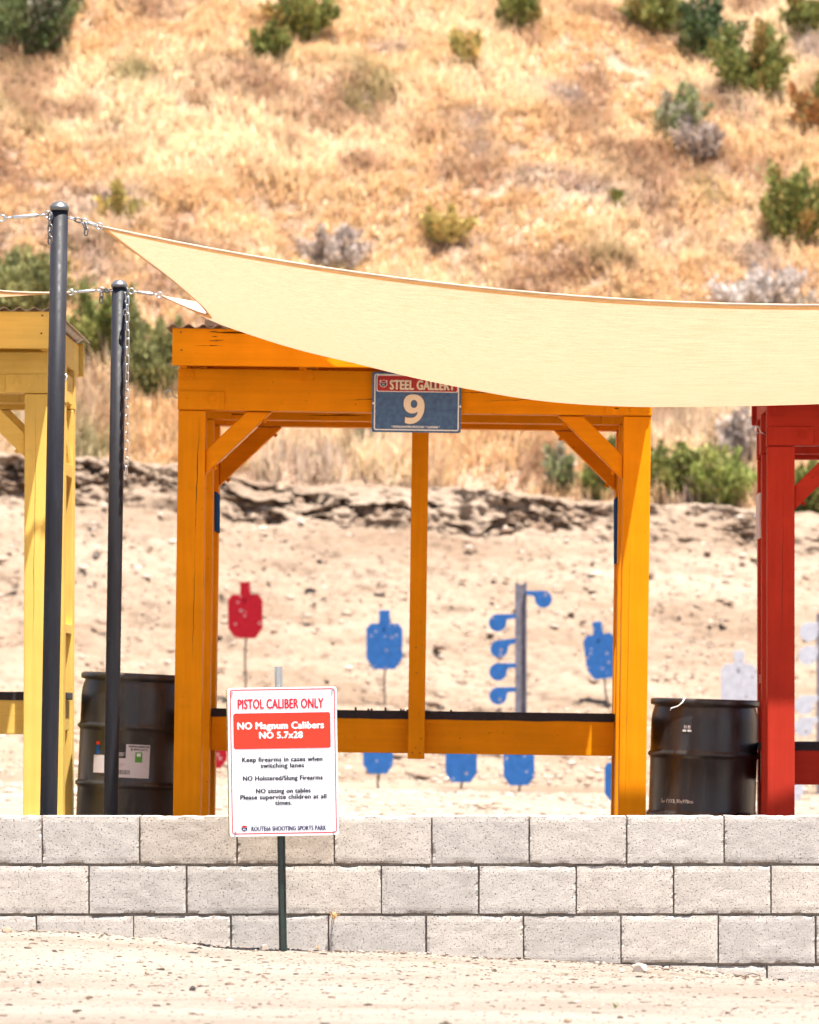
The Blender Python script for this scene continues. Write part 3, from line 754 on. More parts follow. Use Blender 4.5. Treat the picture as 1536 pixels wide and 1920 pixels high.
for x, z in ((-.205, .288), (.207, .29), (-.2, -.287), (.205, -.29)):
    bm = bmesh.new(); bm_prism(bm, [(x + .0045 * math.cos(a * math.pi / 5), z + .0045 * math.sin(a * math.pi / 5)) for a in range(10)], -0.005, -0.001); from_bm('screw', bm, M['steel'], rs)
# steel channel post, leaning a little
sp_top = at(522, 1250, SD + 0.052); sp_bot = at(531, 1800, SD + 0.052)
pt = tag(empty('sign_post', sp_bot), 'dark green steel channel post holding the white rules sign', 'post')
d = sp_top - sp_bot; L = d.length
def channel(z0, z1, mat, name):
    prof = [(-.0165, .012), (-.0165, .009), (-.009, .009), (-.007, -.014), (.007, -.014), (.009, .009), (.0165, .009), (.0165, .012), (.007, .012), (.005, -.010), (-.005, -.010), (-.007, .012)]
    bm = bmesh.new(); A = [bm.verts.new((x, y, z0)) for x, y in prof]; B = [bm.verts.new((x, y, z1)) for x, y in prof]
    for i in range(len(prof)): j = (i + 1) % len(prof); bm.faces.new((A[i], A[j], B[j], B[i]))
    bm.faces.new(A); bm.faces.new(B)
    return from_bm(name, bm, mat, pt)
channel(-0.12, L - 0.10, M['green_post'], 'shaft'); channel(L - 0.0995, L, M['steel'], 'bare_tip')
pt.rotation_euler = d.to_track_quat('Z', 'Y').to_euler()
pt.rotation_euler = (math.asin(-d.y / L), math.atan2(d.x, d.z), 0)

# ------------------------------------------------------------------ shade poles
def pole(top, bot, r, label):
    t = tag(empty('shade_pole', bot), label, 'pole', 'black shade poles')
    d = top - bot; L = d.length; t.rotation_euler = (math.asin(-d.y / L), math.atan2(d.x, d.z), 0)
    lathe('shaft', [(0, -0.5), (r, -0.5), (r, 0.0), (r, L * .5), (r, L - 0.045), (0, L - 0.045)], M['pole'], t, 32)
    lathe('cap', [(r - .002, L - .042), (r + .0045, L - .041), (r + .0050, L - .026), (r + .003, L - .0235), (r * .92, L - .017), (r * .72, L - .008), (r * .4, L - .002), (0, L)], M['darksteel'], t, 32)
    return t
p1 = at(112, 377, 20.2); b1_ = at(91, 1530, 20.2)
p2 = at(224, 524, 23.75); b2_ = at(207, 1560, 23.75)
pole(p1, b1_, 0.0375, 'taller looking black shade pole standing in front of the yellow shed')
pole(p2, b2_, 0.0375, 'black shade pole in front of the barrel with the paper label')

# ------------------------------------------------------------------ shade sails
def make_sail(A, B, C, E, label, fsag=.272, lbow=.34, lsag=.21, xsag=.135, rbow=.23, fbow=.22, nu=110, nv=60):
    t = tag(empty('shade_sail', A), label, 'shade sail', 'cream shade sails')
    A, B, C, E = (np.array(p) for p in (A, B, C, E))
    u = np.linspace(0, 1, nu)[None, :, None]; v = np.linspace(0, 1, nv)[:, None, None]
    pu = 4 * u * (1 - u); pv = 4 * v * (1 - v)
    sx = 1 if E[0] > A[0] else -1
    fr = A + (E - A) * u + pu * np.array([0, fbow, -fsag]); re = B + (C - B) * u + pu * np.array([0, -rbow, -fsag * .98])
    le = A + (B - A) * v + pv * np.array([sx * lbow, 0, -lsag]); ri = E + (C - E) * v + pv * np.array([-sx * lbow, 0, -lsag])
    S = fr * (1 - v) + re * v + le * (1 - u) + ri * u - (A * (1 - u) * (1 - v) + E * u * (1 - v) + B * (1 - u) * v + C * u * v)
    S = S + np.array([0, 0, -xsag]) * (pu ** .4) * (pv ** .8) + np.array([0, 0, -.35 * xsag]) * np.exp(-((u - .32) / .15) ** 2) * pv
    # slight stretch folds fanning out of the corners
    S[..., 2] += 0.004 * np.sin(u[..., 0] * 60 + v[..., 0] * 9) * np.exp(-6 * u[..., 0]) * pv[..., 0]
    S = S - A
    i = np.arange(nu * nv).reshape(nv, nu); Fc = np.stack([i[:-1, :-1], i[:-1, 1:], i[1:, 1:], i[1:, :-1]], -1).reshape(-1, 4)
    raw('cloth', S.reshape(-1, 3), Fc, M['sail'], t, True)
    # doubled hem along the four edges, just under the cloth, with a webbing cord in it
    for e0, e1, cord in ((S[0], S[1], 1), (S[-1], S[-2], 0), (S[:, 0], S[:, 1], 1), (S[:, -1], S[:, -2], 0)):
        dd = e1 - e0; dd = dd / np.maximum(np.linalg.norm(dd, axis=1, keepdims=True), 1e-6)
        a = e0 + np.array([0, 0, -.003]); b = e0 + dd * 0.030 + np.array([0, 0, -.004]); n = len(a)
        V = np.concatenate([a, b]); k = np.arange(n - 1)
        raw('hem', V, np.stack([k, k + 1, n + k + 1, n + k], -1), M['hem'], t, True)
        if cord: tube('webbing', [tuple(q) for q in e0[::3]] + [tuple(e0[-1])], 0.0055, M['sail'], t, 6)
    return t
A = at(186, 424, 20.2); B = at(303, 554, 23.80)
C = Vector((4.15, 23.84, 3.06)); E = Vector((4.15, 20.2, 3.00))
make_sail(A, B, C, E, 'cream shade sail sweeping across the front of the orange shed')
A2 = at(-2, 410, 20.2); B2 = at(131, 548, 23.78)
make_sail(A2, B2, Vector((-7.9, 23.8, 3.1)), Vector((-7.9, 20.2, 3.1)), 'strip of another cream shade sail tied to the left of the poles', fsag=.08, lsag=.10, xsag=.05)

# ------------------------------------------------------------------ chains and turnbuckles
def link_mesh(Lk, Wk, r):
    bm = bmesh.new(); pts = []
    for s, a0 in ((1, 0), (-1, 180)):
        for q in range(7):
            a = math.radians(a0 + 180 * q / 6); pts.append(Vector(((Wk / 2) * math.cos(a), 0, s * (Lk / 2 - Wk / 2) + (Wk / 2) * math.sin(a))))
    bm_tube(bm, pts, r, 6, True)
    bmesh.ops.recalc_face_normals(bm, faces=bm.faces); me = bpy.data.meshes.new('chain_link'); bm.to_mesh(me); bm.free()
    for p in me.polygons: p.use_smooth = True
    return me
def chain(path, Lk, Wk, r, mat, label):
    path = [Vector(p) for p in path]; t = tag(empty('chain', path[0]), label, 'chain', 'chains hanging on the shade poles')
    me = link_mesh(Lk, Wk, r); me.materials.append(mat)
    seg = [(b - a).length for a, b in zip(path, path[1:])]; tot = sum(seg); pitch = Lk - 2.3 * r; n = max(1, int(tot / pitch))
    for k in range(n):
        s = (k + 0.5) * pitch; i = 0
        while i < len(seg) - 1 and s > seg[i]: s -= seg[i]; i += 1
        dd = (path[i + 1] - path[i]).normalized(); p = path[i] + dd * s
        q = dd.to_track_quat('Z', 'Y') @ Matrix.Rotation((k % 2) * math.pi / 2 + 0.5 + random.uniform(-.25, .25), 3, 'Z').to_quaternion()
        o = bpy.data.objects.new('chain_link', me); link(o, t); o.location = p - path[0]; o.rotation_euler = q.to_euler()
    return t
def turnbuckle(a, b, label):
    a, b = Vector(a), Vector(b); t = tag(empty('turnbuckle', a), label, 'turnbuckle', 'turnbuckles tying the sails'); d = b - a; L = d.length; n = d / L
    tube('body', [n * L * .22, n * L * .26, n * L * .74, n * L * .78], [.006, .0085, .0085, .006], M['steel'], t, 10)
    tube('rod', [n * L * .02, n * L * .23], .0042, M['steel'], t, 6); tube('rod', [n * L * .77, n * L * .97], .0042, M['steel'], t, 6)
    side = n.cross(Vector((0, 1, 0))).normalized()
    for c in (0.0, L):
        tube('ring', [n * c + (n * math.cos(q * math.pi / 6) + side * math.sin(q * math.pi / 6)) * 0.014 for q in range(12)], .0036, M['steel'], t, 6, True)
    return t
turnbuckle(at(158, 416, 20.2), at(186, 424, 20.2), 'short steel turnbuckle holding the big sail to the taller pole')
turnbuckle(at(90, 402, 20.2), at(4, 409, 20.2), 'steel turnbuckle reaching left from the taller pole')
turnbuckle(at(190, 544, 23.78), at(133, 548, 23.78), 'steel turnbuckle between the two black poles')
turnbuckle(at(246, 546, 23.78), at(299, 553, 23.78), 'steel turnbuckle holding the white sail tip to the shorter pole')
chain([at(130, 408, 20.2), at(158, 416, 20.2)], .034, .018, .0034, M['darksteel'], 'short dark chain between taller pole and the big sail')
chain([at(157, 418, 20.19), at(162, 432, 20.19), at(161, 444, 20.19)], .034, .018, .0034, M['darksteel'], 'loose chain end dangling right of the taller pole')
chain([at(94, 400, 20.17), at(94, 462, 20.17)], .034, .019, .0036, M['darksteel'], 'dark chain hanging on the left side of the taller pole')
chain([at(190, 545, 23.78), at(212, 545, 23.72)], .034, .019, .0036, M['darksteel'], 'dark chain joining the shorter pole to its left turnbuckle')
chain([at(191, 548, 23.77), at(189, 568, 23.77)], .034, .019, .0036, M['darksteel'], 'loose chain end dangling left of the shorter pole')
chain([at(236, 541, 23.73), at(237, 575, 23.70), at(234, 592, 23.69)], .032, .018, .0036, M['darksteel'], 'dark short chain wrapped on the right of the shorter pole')
chain([at(239, 556, 23.70), at(239, 640, 23.69), at(237, 893, 23.69)], .050, .018, .0030, M['steel'], 'long silver chain hanging down the shorter pole')

# ------------------------------------------------------------------ barrels
PROF = [(0, 0), (.27, 0), (.283, .012), (.286, .03), (.287, .262), (.290, .272), (.3005, .28), (.3005, .292), (.290, .30), (.287, .31), (.287, .57), (.290, .58), (.3005, .588), (.3005, .60), (.290, .608), (.287, .618), (.287, .76), (.283, .80), (.272, .835), (.270, .842), (.289, .846), (.293, .852), (.293, .870), (.288, .878), (.276, .880)]
def barrel(loc, tilt, label, open_top, zs=1.0):
    t = tag(empty('barrel', loc, (0, tilt, 0)), label, 'barrel', 'black drums between the sheds')
    pr = [(r, z * zs) for r, z in PROF]
    if open_top: pr += [(.272, .87 * zs), (.27, .2), (0, .2)]
    lathe('drum', pr, M['drum'], t, 72)
    if not open_top:
        lathe('lid', [(.2775, .8815 * zs), (.276, .872 * zs), (.262, .868 * zs), (.258, .874 * zs), (.2, .876 * zs), (0, .876 * zs)], M['drum'], t, 72)
    return t
lb = barrel((-1.868, 25.12, 0.325), 0.045, 'black plastic barrel with paper label behind the shorter shade pole', False)
rb = barrel((1.20, 25.12, 0.150), 0.03, 'black plastic barrel with chalk marks between orange and red sheds', True, 1.045)
def on_drum(parent, name, a0, a1, z0, z1, mat, r=.2885, n=14):
    """thin sheet stuck round the drum; angles in degrees, 0 faces the camera, positive to the right"""
    bm = bmesh.new(); rowsv = []
    for z in (z0, z1):
        rowsv.append([[bm.verts.new((rr * math.sin(math.radians(a)), -rr * math.cos(math.radians(a)), z)) for a in np.linspace(a0, a1, n)] for rr in (r, r - .001)])
    for k in range(n - 1):
        bm.faces.new((rowsv[0][0][k], rowsv[0][0][k + 1], rowsv[1][0][k + 1], rowsv[1][0][k]))
        for q in (0, 1): bm.faces.new((rowsv[q][0][k], rowsv[q][1][k], rowsv[q][1][k + 1], rowsv[q][0][k + 1]))
    return from_bm(name, bm, mat, parent)
def wrap_text(parent, s, a0, a1, z, cap, mat, r, bold=0.02):
    arc = math.radians(a1 - a0) * r
    o = lettering(s, 0, arc, z, cap, 0, mat, parent, bold)
    for vtx in o.data.vertices:
        a = math.radians(a0) + vtx.co.x / r; r2 = r - vtx.co.y; vtx.co = (r2 * math.sin(a), -r2 * math.cos(a), vtx.co.z)
    return o
# paper label on the left drum
def la(p): return math.degrees(math.asin(max(-.99, min(.99, ((p - 252) / 349.6) / .2885))))
def lz(p): return (1570 - p) / 349.6 * 1.0
on_drum(lb, 'paper_label', la(186), la(222), lz(1449), lz(1416), M['paper'])
on_drum(lb, 'paper_label', la(222), la(291), lz(1456), lz(1394), M['paper'])
on_drum(lb, 'label_print', la(223), la(247), lz(1420), lz(1393), M['dark_ink'], .2893)
on_drum(lb, 'label_print', la(190), la(197), lz(1397), lz(1391), M['sign_orange'], .2893)
on_drum(lb, 'label_print', la(190), la(197), lz(1414), lz(1397.5), M['target_blue'], .2893)
on_drum(lb, 'label_print', la(223), la(225), lz(1413), lz(1407), M['sign_orange'], .29)
on_drum(lb, 'label_print', la(264.5), la(277.5), lz(1427), lz(1408), M['green_ink'], .2893)
on_drum(lb, 'label_print', la(267.5), la(274.5), lz(1416), lz(1410), M['white_ink'], .2897)
for k, (dx, ww) in enumerate([(0, 1.2), (2.5, .7), (4.3, 1.6), (7.2, .7), (9, 1.1), (11.4, 1.8), (14.5, .7), (16.3, 1.3), (18.9, .8), (21, 1.7), (24, .8), (26, 1.4), (28.8, .9)]):
    on_drum(lb, 'bar_code', la(226 + dx), la(226 + dx + ww), lz(1450), lz(1442), M['ink'], .2893, 2)
for k in range(4): on_drum(lb, 'label_print', la(227 + (k % 2)), la(245 - 3 * (k % 2)), lz(1410.6 + 1.9 * k), lz(1409.7 + 1.9 * k), M['paper'], .2897, 4)
for k in range(3): on_drum(lb, 'label_print', la(226), la(246 - 4 * k), lz(1430.8 + 3 * k), lz(1430.2 + 3 * k), M['tree_post'], .2893, 4)
wrap_text(lb, 'MAINTAIN TEMPERATURE', la(252), la(290), lz(1399.5), .0105, M['ink'], .2893, .09)
wrap_text(lb, '@ 40-90°F (5-32°C)', la(256), la(287), lz(1404.8), .0105, M['ink'], .2893, .09)
# chalk writing on the right drum
def ra(p): return math.degrees(math.asin(max(-.99, min(.99, ((p - 1312) / 349.6) / .2885))))
def rzb(p): return (1617 - p) / 349.6 * 1.02
wrap_text(rb, '3o- 11113 .93e978on', ra(1232), ra(1290), rzb(1493), .020, M['white_ink'], .2885, .0)
on_drum(rb, 'chalk_mark', ra(1267), ra(1283.5), rzb(1362.5), rzb(1359), M['twine'], .2885)
on_drum(rb, 'chalk_mark', ra(1274), ra(1276), rzb(1368), rzb(1345), M['dark_ink'], .2888)
for q in (1270, 1276.5): 
    on_drum(rb, 'chalk_mark', ra(q), ra(q + 1.5), rzb(1357), rzb(1351), M['paper'], .2885); on_drum(rb, 'chalk_mark', ra(q + 3), ra(q + 4.3), rzb(1357), rzb(1351), M['paper'], .2885)
tag(tube('string', [at(1284, 1309, 24.83), at(1280, 1317, 24.80), at(1272, 1324, 24.81), at(1259, 1328, 24.81), at(1257, 1332, 24.81)], .0035, M['twine'], None, 6), 'scrap of white string hanging over the rim of the chalk-marked barrel', 'string')

# ------------------------------------------------------------------ steel targets
SIL = [(-10, 0), (10, 0), (10, -25), (26, -25), (34, -35), (34, -91), (20, -111), (-20, -111), (-34, -91), (-34, -35), (-26, -25), (-10, -25)]
def silhouette(px, py, wpx, hpx, D, mat, label, lean=0.0, fn=None, yaw=0.0):
    c = at(px, py, D); s = F / D; sx, sz = wpx / 68 / s, hpx / 111 / s
    zb = float((fn or berm_z)(c.x, D)); t = tag(empty('steel_target', (c.x - math.sin(lean) * (c.z - zb), D, zb), (0, lean, yaw)), label, 'target', 'steel silhouette targets on the range')
    top = c.z - zb
    pl = prism('target_plate', [(x * sx, top + z * sz) for x, z in SIL], -0.006, 0.006, mat, t, 0.002)
    lo = top - 111 * sz; H = lo + 0.2
    tube('stand', [(0.0, .02, lo + .10), (0.008, .02, lo), (-.006, .02, lo - H * .25), (.007, .02, lo - H * .5), (-.004, .02, lo - H * .75), (0, .02, -.2)], .012, M['rust_rod'], t, 6)
    bm = bmesh.new(); bm_prism(bm, [(.018 * math.cos(a * math.pi / 4), top - 31 * sz + .018 * math.sin(a * math.pi / 4)) for a in range(8)], -0.016, -0.006); from_bm('bolt', bm, mat, t)
    return t
silhouette(460, 1091, 65, 106, 55, M['target_red'], 'red steel silhouette standing on the slope above the rules sign')
silhouette(721, 1144, 68, 111, 55, M['target_blue'], 'upright blue steel silhouette left of the orange centre post')
silhouette(1119, 1164, 60, 108, 55, M['target_blue'], 'leaning blue steel silhouette beside the right orange post', -0.13)
silhouette(397, 1345, 58, 96, 46, M['target_red'], 'low red steel silhouette half hidden behind the rules sign')
silhouette(709, 1358, 56, 93, 46, M['target_blue'], 'low blue silhouette under the bench left of the centre post')
silhouette(865, 1370, 59, 97, 46.2, M['target_blue'], 'low blue silhouette under the bench right of the centre post')
silhouette(972, 1378, 58, 95, 46, M['target_blue'], 'low blue silhouette under the bench below the paddle rack', -0.02)
silhouette(1163, 1408, 58, 97, 42, M['target_blue'], 'low blue silhouette half hidden behind the right orange post', 0, floor_z)
silhouette(1386, 1220, 68, 111, 52, M['target_white'], 'white steel silhouette behind the chalk-marked barrel')
silhouette(1476, 1400, 62, 106, 44, M['target_white'], 'low white silhouette under the red shed bench', 0, floor_z)

def paddle_rack(px, top_py, D, mat, paddles, label, wpx=22):
    c = at(px, top_py, D); s = F / D; zb = float(berm_z(c.x, D)); t = tag(empty('paddle_rack', (c.x, D, zb)), label, 'target stand', 'steel paddle racks on the range')
    top = c.z - zb; hw = wpx / s / 2
    bm = bmesh.new()
    bm_prism(bm, [(-hw, -.2), (-hw, top), (-hw * .6, top), (-hw * .35, top - .02), (hw * .35, top - .025), (hw * .6, top + .004), (hw, top + .004), (hw, -.2)], 0.0, 0.05)
    bm_prism(bm, [(-hw * 1.001, -.2), (-hw * 1.001, top - .003), (-hw * .78, top - .003), (-hw * .78, -.2)], -0.05, 0.0); bm_prism(bm, [(hw * .78, -.2), (hw * .78, top), (hw * 1.001, top), (hw * 1.001, -.2)], -0.05, 0.0)
    from_bm('post', bm, M['tree_post'], t)
    for sgn, dpx, dpy, rpx, tilt in paddles:
        d = at(dpx, dpy, D); x = d.x - c.x; z = d.z - zb; r = rpx / s; pts = []
        arm = abs(x) - hw * .9
        for q in range(19):
            a = math.radians(90 + 270 * q / 18); pts.append((r * math.cos(a), r * math.sin(a)))
        pts += [(r * 1.02, r * .22), (r * 1.15, r * .42), (arm, r * .48 + tilt), (arm, r * 1.0 + tilt)]
        pts = [(x - sgn * px_ if sgn > 0 else x + px_, z + pz_) for px_, pz_ in pts]
        prism('paddle', pts, -0.062, -0.052, mat, t, 0.001)
    return t
paddle_rack(977, 1092, 50, M['target_blue'], [(1, 1019, 1124, 16, 0), (-1, 933, 1168, 16.5, 0), (-1, 936, 1217, 16.5, .02), (-1, 934, 1260, 16.5, 0), (-1, 934, 1305, 16.5, 0)], 'dark steel post with blue round paddles behind the orange bench')
paddle_rack(1545, 1150, 46.5, M['target_white'], [(-1, 1516, 1185, 18, 0), (-1, 1514, 1229, 18, 0), (-1, 1508, 1322, 18, 0), (-1, 1507, 1363, 18, 0)], 'post with white round paddles seen beyond the red post', 26)

# spent casings left standing on the bench
for k, px in enumerate((667, 691, 697, 723, 752, 757, 764, 846)):
    h = random.choice((.007, .009, .016)); t = at(px, 1331, 24.9)
    t.z = 0.2 + 0.806 - 0.0135 * (t.x + 0.349)
    o = lathe('cartridge_casing', [(0, 0), (.006, 0), (.006, .002), (.0048, .0025), (.0055, .004), (.0055, h), (.0045, h), (.0045, .004), (0, .004)], M['brass'], None, 10)
    o.location = t; tag(o, 'small spent cartridge casing standing on the orange bench mat', 'casing', 'spent casings on the bench')

# ------------------------------------------------------------------ stones
def stone_arrays(n, seed):
    """unit lumps: perturbed octahedra with 18 vertices / 32 faces"""
    bm = bmesh.new(); bmesh.ops.create_icosphere(bm, subdivisions=1, radius=1.0)
    V = np.array([v.co for v in bm.verts]); Fc = np.array([[v.index for v in f.verts] for f in bm.faces]); bm.free()
    rng = np.random.RandomState(seed)
    VV = V[None] * (1 + 0.28 * rng.uniform(-1, 1, (n, len(V), 1))) * np.stack([np.ones(n), rng.uniform(.5, 1.0, n), rng.uniform(.3, .75, n)], -1)[:, None, :]
    a = rng.uniform(0, 6.28, n); c, s = np.cos(a), np.sin(a)
    x = VV[..., 0] * c[:, None] - VV[..., 1] * s[:, None]; y = VV[..., 0] * s[:, None] + VV[..., 1] * c[:, None]
    return np.stack([x, y, VV[..., 2]], -1), Fc, rng
def scatter_stones(name, P_, size, tones, seed, label):
    n = len(P_); V, Fc, rng = stone_arrays(n, seed)
    V = V * size[:, None, None] * np.array([1.35, 1.0, .8]) + P_[:, None, :]
    k = V.shape[1]; F2 = (Fc[None] + (np.arange(n) * k)[:, None, None]).reshape(-1, 3)
    return tag(raw(name, V.reshape(-1, 3), F2, M['stone'], None, False, np.repeat(tones, k, 0)), label, None, None, 'stuff')
rng = np.random.RandomState(5)
n = 8000; D_ = 14.6 + (19.5 - 14.6) * rng.uniform(0, 1, n) ** 0.75; X_ = rng.uniform(-2.4, 1.9, n)
sz = np.clip(rng.lognormal(-5.75, .6, n), .0015, .016)
pal = np.array([(.06, .045, .033), (.10, .072, .052), (.15, .11, .082), (.22, .175, .14), (.36, .31, .27), (.035, .032, .032)])
scatter_stones('gravel', np.stack([X_, D_, front_z(X_, D_) + sz * .02], -1), sz, pal[rng.choice(6, n, p=[.2, .2, .2, .2, .12, .08])], 11, 'scattered grit and small pebbles on the sandy track')
n = 9000; D_ = rng.uniform(46.5, 61.3, n); X_ = rng.uniform(-7.2, 5.2, n); sz = np.clip(rng.lognormal(-4.25, .6, n), .006, .08)
pal2 = np.array([(.42, .35, .29), (.33, .25, .19), (.24, .17, .125), (.52, .46, .40)])
scatter_stones('berm_stones', np.stack([X_, D_ - .03, berm_z(X_, D_) + sz * .25 + .03], -1), sz, pal2[rng.choice(4, n, p=[.3, .3, .25, .15])], 12, 'loose pale stones strewn over the dirt berm')

n = 5000; D_ = rng.uniform(31, 47, n); X_ = rng.uniform(-5.6, 4, n); sz = np.clip(rng.lognormal(-4.3, .5, n), .006, .05)
scatter_stones('floor_stones', np.stack([X_, D_, floor_z(X_, D_) + sz * .1], -1), sz, pal2[rng.choice(4, n, p=[.3, .3, .25, .15])], 16, 'small stones scattered over the flat range floor')
n = 900; X_ = rng.uniform(-2.4, 1.9, n); D_ = 19.57 - np.abs(rng.normal(0, .12, n)); sz = np.clip(rng.lognormal(-5.3, .5, n), .002, .014)
scatter_stones('wall_foot_crumbs', np.stack([X_, D_, front_z(X_, D_) + sz * .2], -1), sz, pal[rng.choice(6, n, p=[.1, .15, .2, .3, .2, .05])], 17, 'crumbs of earth and grit along the foot of the block wall')
# clods of dark earth broken out along the ledges
cand = SCV[(SCM > .25) & (SCV[..., 0] > -7.2) & (SCV[..., 0] < 5.4)]; cand = cand[rng.choice(len(cand), 1500)]
sz = np.clip(rng.lognormal(-3.35, .45, len(cand)), .014, .095)
pal3 = np.array([(.17, .11, .075), (.24, .165, .115), (.31, .23, .17), (.42, .34, .28)])
scatter_stones('ledge_rubble', cand + np.array([0, -.02, 0]), sz, pal3[rng.choice(4, len(cand), p=[.35, .3, .25, .1])], 14, 'dark crumbling clods along the eroded ledges of the berm')

def rock(px, py, fn, d0, d1, r, tone, label, squash=.7, seed=1, name='rock'):
    x, D, z = hit(px, py, fn, d0, d1); bm = bmesh.new(); bmesh.ops.create_icosphere(bm, subdivisions=3, radius=1.0)
    rr = random.Random(seed); off = [Vector((rr.uniform(-1, 1), rr.uniform(-1, 1), rr.uniform(-1, 1))).normalized() for _ in range(9)]; cut = [rr.uniform(.55, .9) for _ in off]
    for v in bm.verts:
        for o_, c_ in zip(off, cut):
            dd = v.co.dot(o_)
            if dd > c_: v.co -= o_ * (dd - c_)
        v.co *= r; v.co.z *= squash
    me = bpy.data.meshes.new(name); bm.to_mesh(me); bm.free()
    a = me.color_attributes.new('tone', 'FLOAT_COLOR', 'POINT'); a.data.foreach_set('color', np.tile(np.array([*tone, 1.0], np.float32), len(me.vertices)))
    me.materials.append(M['stone']); o = link(bpy.data.objects.new(name, me)); o.location = (x, D, z + r * squash * .45)
    o.rotation_euler = (rr.uniform(-.3, .3), rr.uniform(-.3, .3), rr.uniform(0, 6)); return tag(o, label, 'rock')
pale, darkr, tan = (.34, .28, .235), (.06, .052, .05), (.25, .18, .13)
rock(495, 1783, front_z, 18.2, 19.45, .026, pale, 'pale angular rock at the foot of the sign post', .8, 2)
rock(12, 1748, front_z, 18.2, 19.45, .024, tan, 'tan rock against the wall at the left edge', .6, 3)
rock(1200, 1822, front_z, 18.2, 19.5, .034, pale, 'pale lump of rock against the lowest block course', .75, 4)
rock(1167, 1822, front_z, 18.2, 19.5, .014, pale, 'small pale stone left of the lump by the lowest course', .7, 5)
rock(361, 1858, front_z, 14.5, 19, .014, darkr, 'dark pointed stone on the track below the sign', .9, 6)
rock(73, 1844, front_z, 14.5, 19, .009, darkr, 'small dark stone on the track near the left edge', .9, 7)
rock(276, 1826, front_z, 14.5, 19, .011, tan, 'brown flat stone on the track below the third block', .6, 8)
rock(1065, 1917, front_z, 14.0, 19, .013, tan, 'brown stone at the bottom edge of the track', .7, 9)
rock(562, 952, berm_z, 50, 61.2, .085, pale, 'pale boulder in the eroded ledge above the red target', .55, 10)
rock(652, 1008, berm_z, 50, 61.2, .065, pale, 'pale boulder under the lower eroded ledge', .7, 11)
rock(1120, 1082, berm_z, 50, 61.2, .085, (.6, .5, .36), 'pale boulder on the berm left of the right orange post', .75, 12)
rock(1416, 1050, berm_z, 50, 61.2, .09, (.16, .12, .05), 'dark mossy boulder on the berm beside the red post', .45, 13)

# ------------------------------------------------------------------ dry grass on the hill
def grass(name, n_clump, blades, box_, seed, label, lmin, lmax, upright, dens):
    rng = np.random.RandomState(seed); x0, x1, d0, d1 = box_
    X_ = rng.uniform(x0, x1, n_clump); D_ = rng.uniform(d0, d1, n_clump)
    keep = rng.uniform(0, 1, n_clump) < dens(X_, D_); X_, D_ = X_[keep], D_[keep]; n = len(X_)
    patch = fbm(X_ / 2.2, D_ / 2.6, 81, 4); dry = fbm(X_ / 0.9, D_ / 1.1, 83, 3)
    flow = fbm(X_ / 1.6, D_ / 1.6, 87, 2) * 2.2 - math.pi / 2          # direction the straw has fallen in
    N = n * blades; c = np.repeat(np.arange(n), blades)
    bx = X_[c] + rng.normal(0, .07, N); bd = D_[c] + rng.normal(0, .07, N); bz = hill_z(bx, bd) - .02
    Ln = rng.uniform(lmin, lmax, N) * (0.75 + 0.5 * (patch[c] > -.1)) * rng.uniform(.6, 1.1, n)[c]
    a = flow[c] + rng.normal(0, 1.2, N); lean = np.clip(rng.normal(1 - upright, .28, N), .05, 1.25)
    dx, dy = np.cos(a), np.sin(a); wd = rng.uniform(.006, .014, N) * (0.8 + lmax)
    nx, ny = -dy, dx
    base = np.stack([bx, bd, bz], -1)
    h1 = Ln * .55; mid = base + np.stack([dx * lean * h1 * .6, dy * lean * h1 * .6, h1 * np.clip(1.05 - .5 * lean, .25, 1)], -1)
    tip = base + np.stack([dx * lean * Ln * 1.0, dy * lean * Ln * 1.0, Ln * np.clip(1.1 - .9 * lean, .12, 1)], -1)
    wv = np.stack([nx, ny, np.zeros(N)], -1) * wd[:, None]
    V = np.stack([base - wv, base + wv, mid + wv * .75, mid - wv * .75, tip], 1).reshape(-1, 3)
    o = (np.arange(N) * 5)[:, None]
    Fc = np.concatenate([o + np.array([0, 1, 2]), o + np.array([0, 2, 3]), o + np.array([3, 2, 4])])
    gold = np.array([.75, .535, .32]); straw = np.array([.85, .685, .49]); brown = np.array([.48, .31, .205]); grey = np.array([.48, .385, .345]); green = np.array([.36, .32, .15])
    t = sstep(-.25, .3, patch)[:, None]; col = gold * (1 - t) + straw * t
    k = sstep(.12, .5, dry)[:, None] * .8; col = col * (1 - k) + brown * k
    k = sstep(.25, .6, fbm(X_ / 1.4 + 9, D_ / 1.4, 93, 3))[:, None] * .8; col = col * (1 - k) + grey * k
    k = sstep(.38, .65, fbm(X_ / 1.8 + 3, D_ / 1.8 + 5, 97, 3))[:, None] * .7; col = col * (1 - k) + green * k
    col = col[c] * rng.uniform(.72, 1.18, (N, 1)) * rng.uniform(.94, 1.06, (N, 3))
    return tag(raw(name, V, Fc, M['grass'], None, False, np.repeat(np.clip(col, 0, 1), 5, 0)), label, None, None, 'stuff')
grass('dry_grass', 30000, 12, (-9, 7, 63.6, 84), 3, 'matted dry golden grass covering the hillside', .16, .42, .26, lambda x, d: 0.70 + 0.5 * sstep(-.35, .3, fbm(x / 1.3, d / 1.3, 84, 3)))
grass('side_grass', 15000, 8, (-26, -8.6, 63.6, 84), 5, 'dry golden grass on the hillside far to the left', .2, .5, .26, lambda x, d: x * 0 + 1)
grass('side_grass', 13000, 8, (6.6, 22, 63.6, 84), 6, 'dry golden grass on the hillside far to the right', .2, .5, .26, lambda x, d: x * 0 + 1)
grass('upper_grass', 22000, 8, (-26, 22, 83.5, 100), 7, 'dry golden grass high up the hillside', .25, .55, .26, lambda x, d: x * 0 + 1)
grass('tall_grass', 6200, 14, (-16, 13, 62.9, 66.0), 4, 'tall standing dry grass along the top of the berm', .25, .62, .62, lambda x, d: 0.35 + 0.8 * sstep(-.3, .3, fbm(x / 1.0, d / 1.0, 86, 2)))

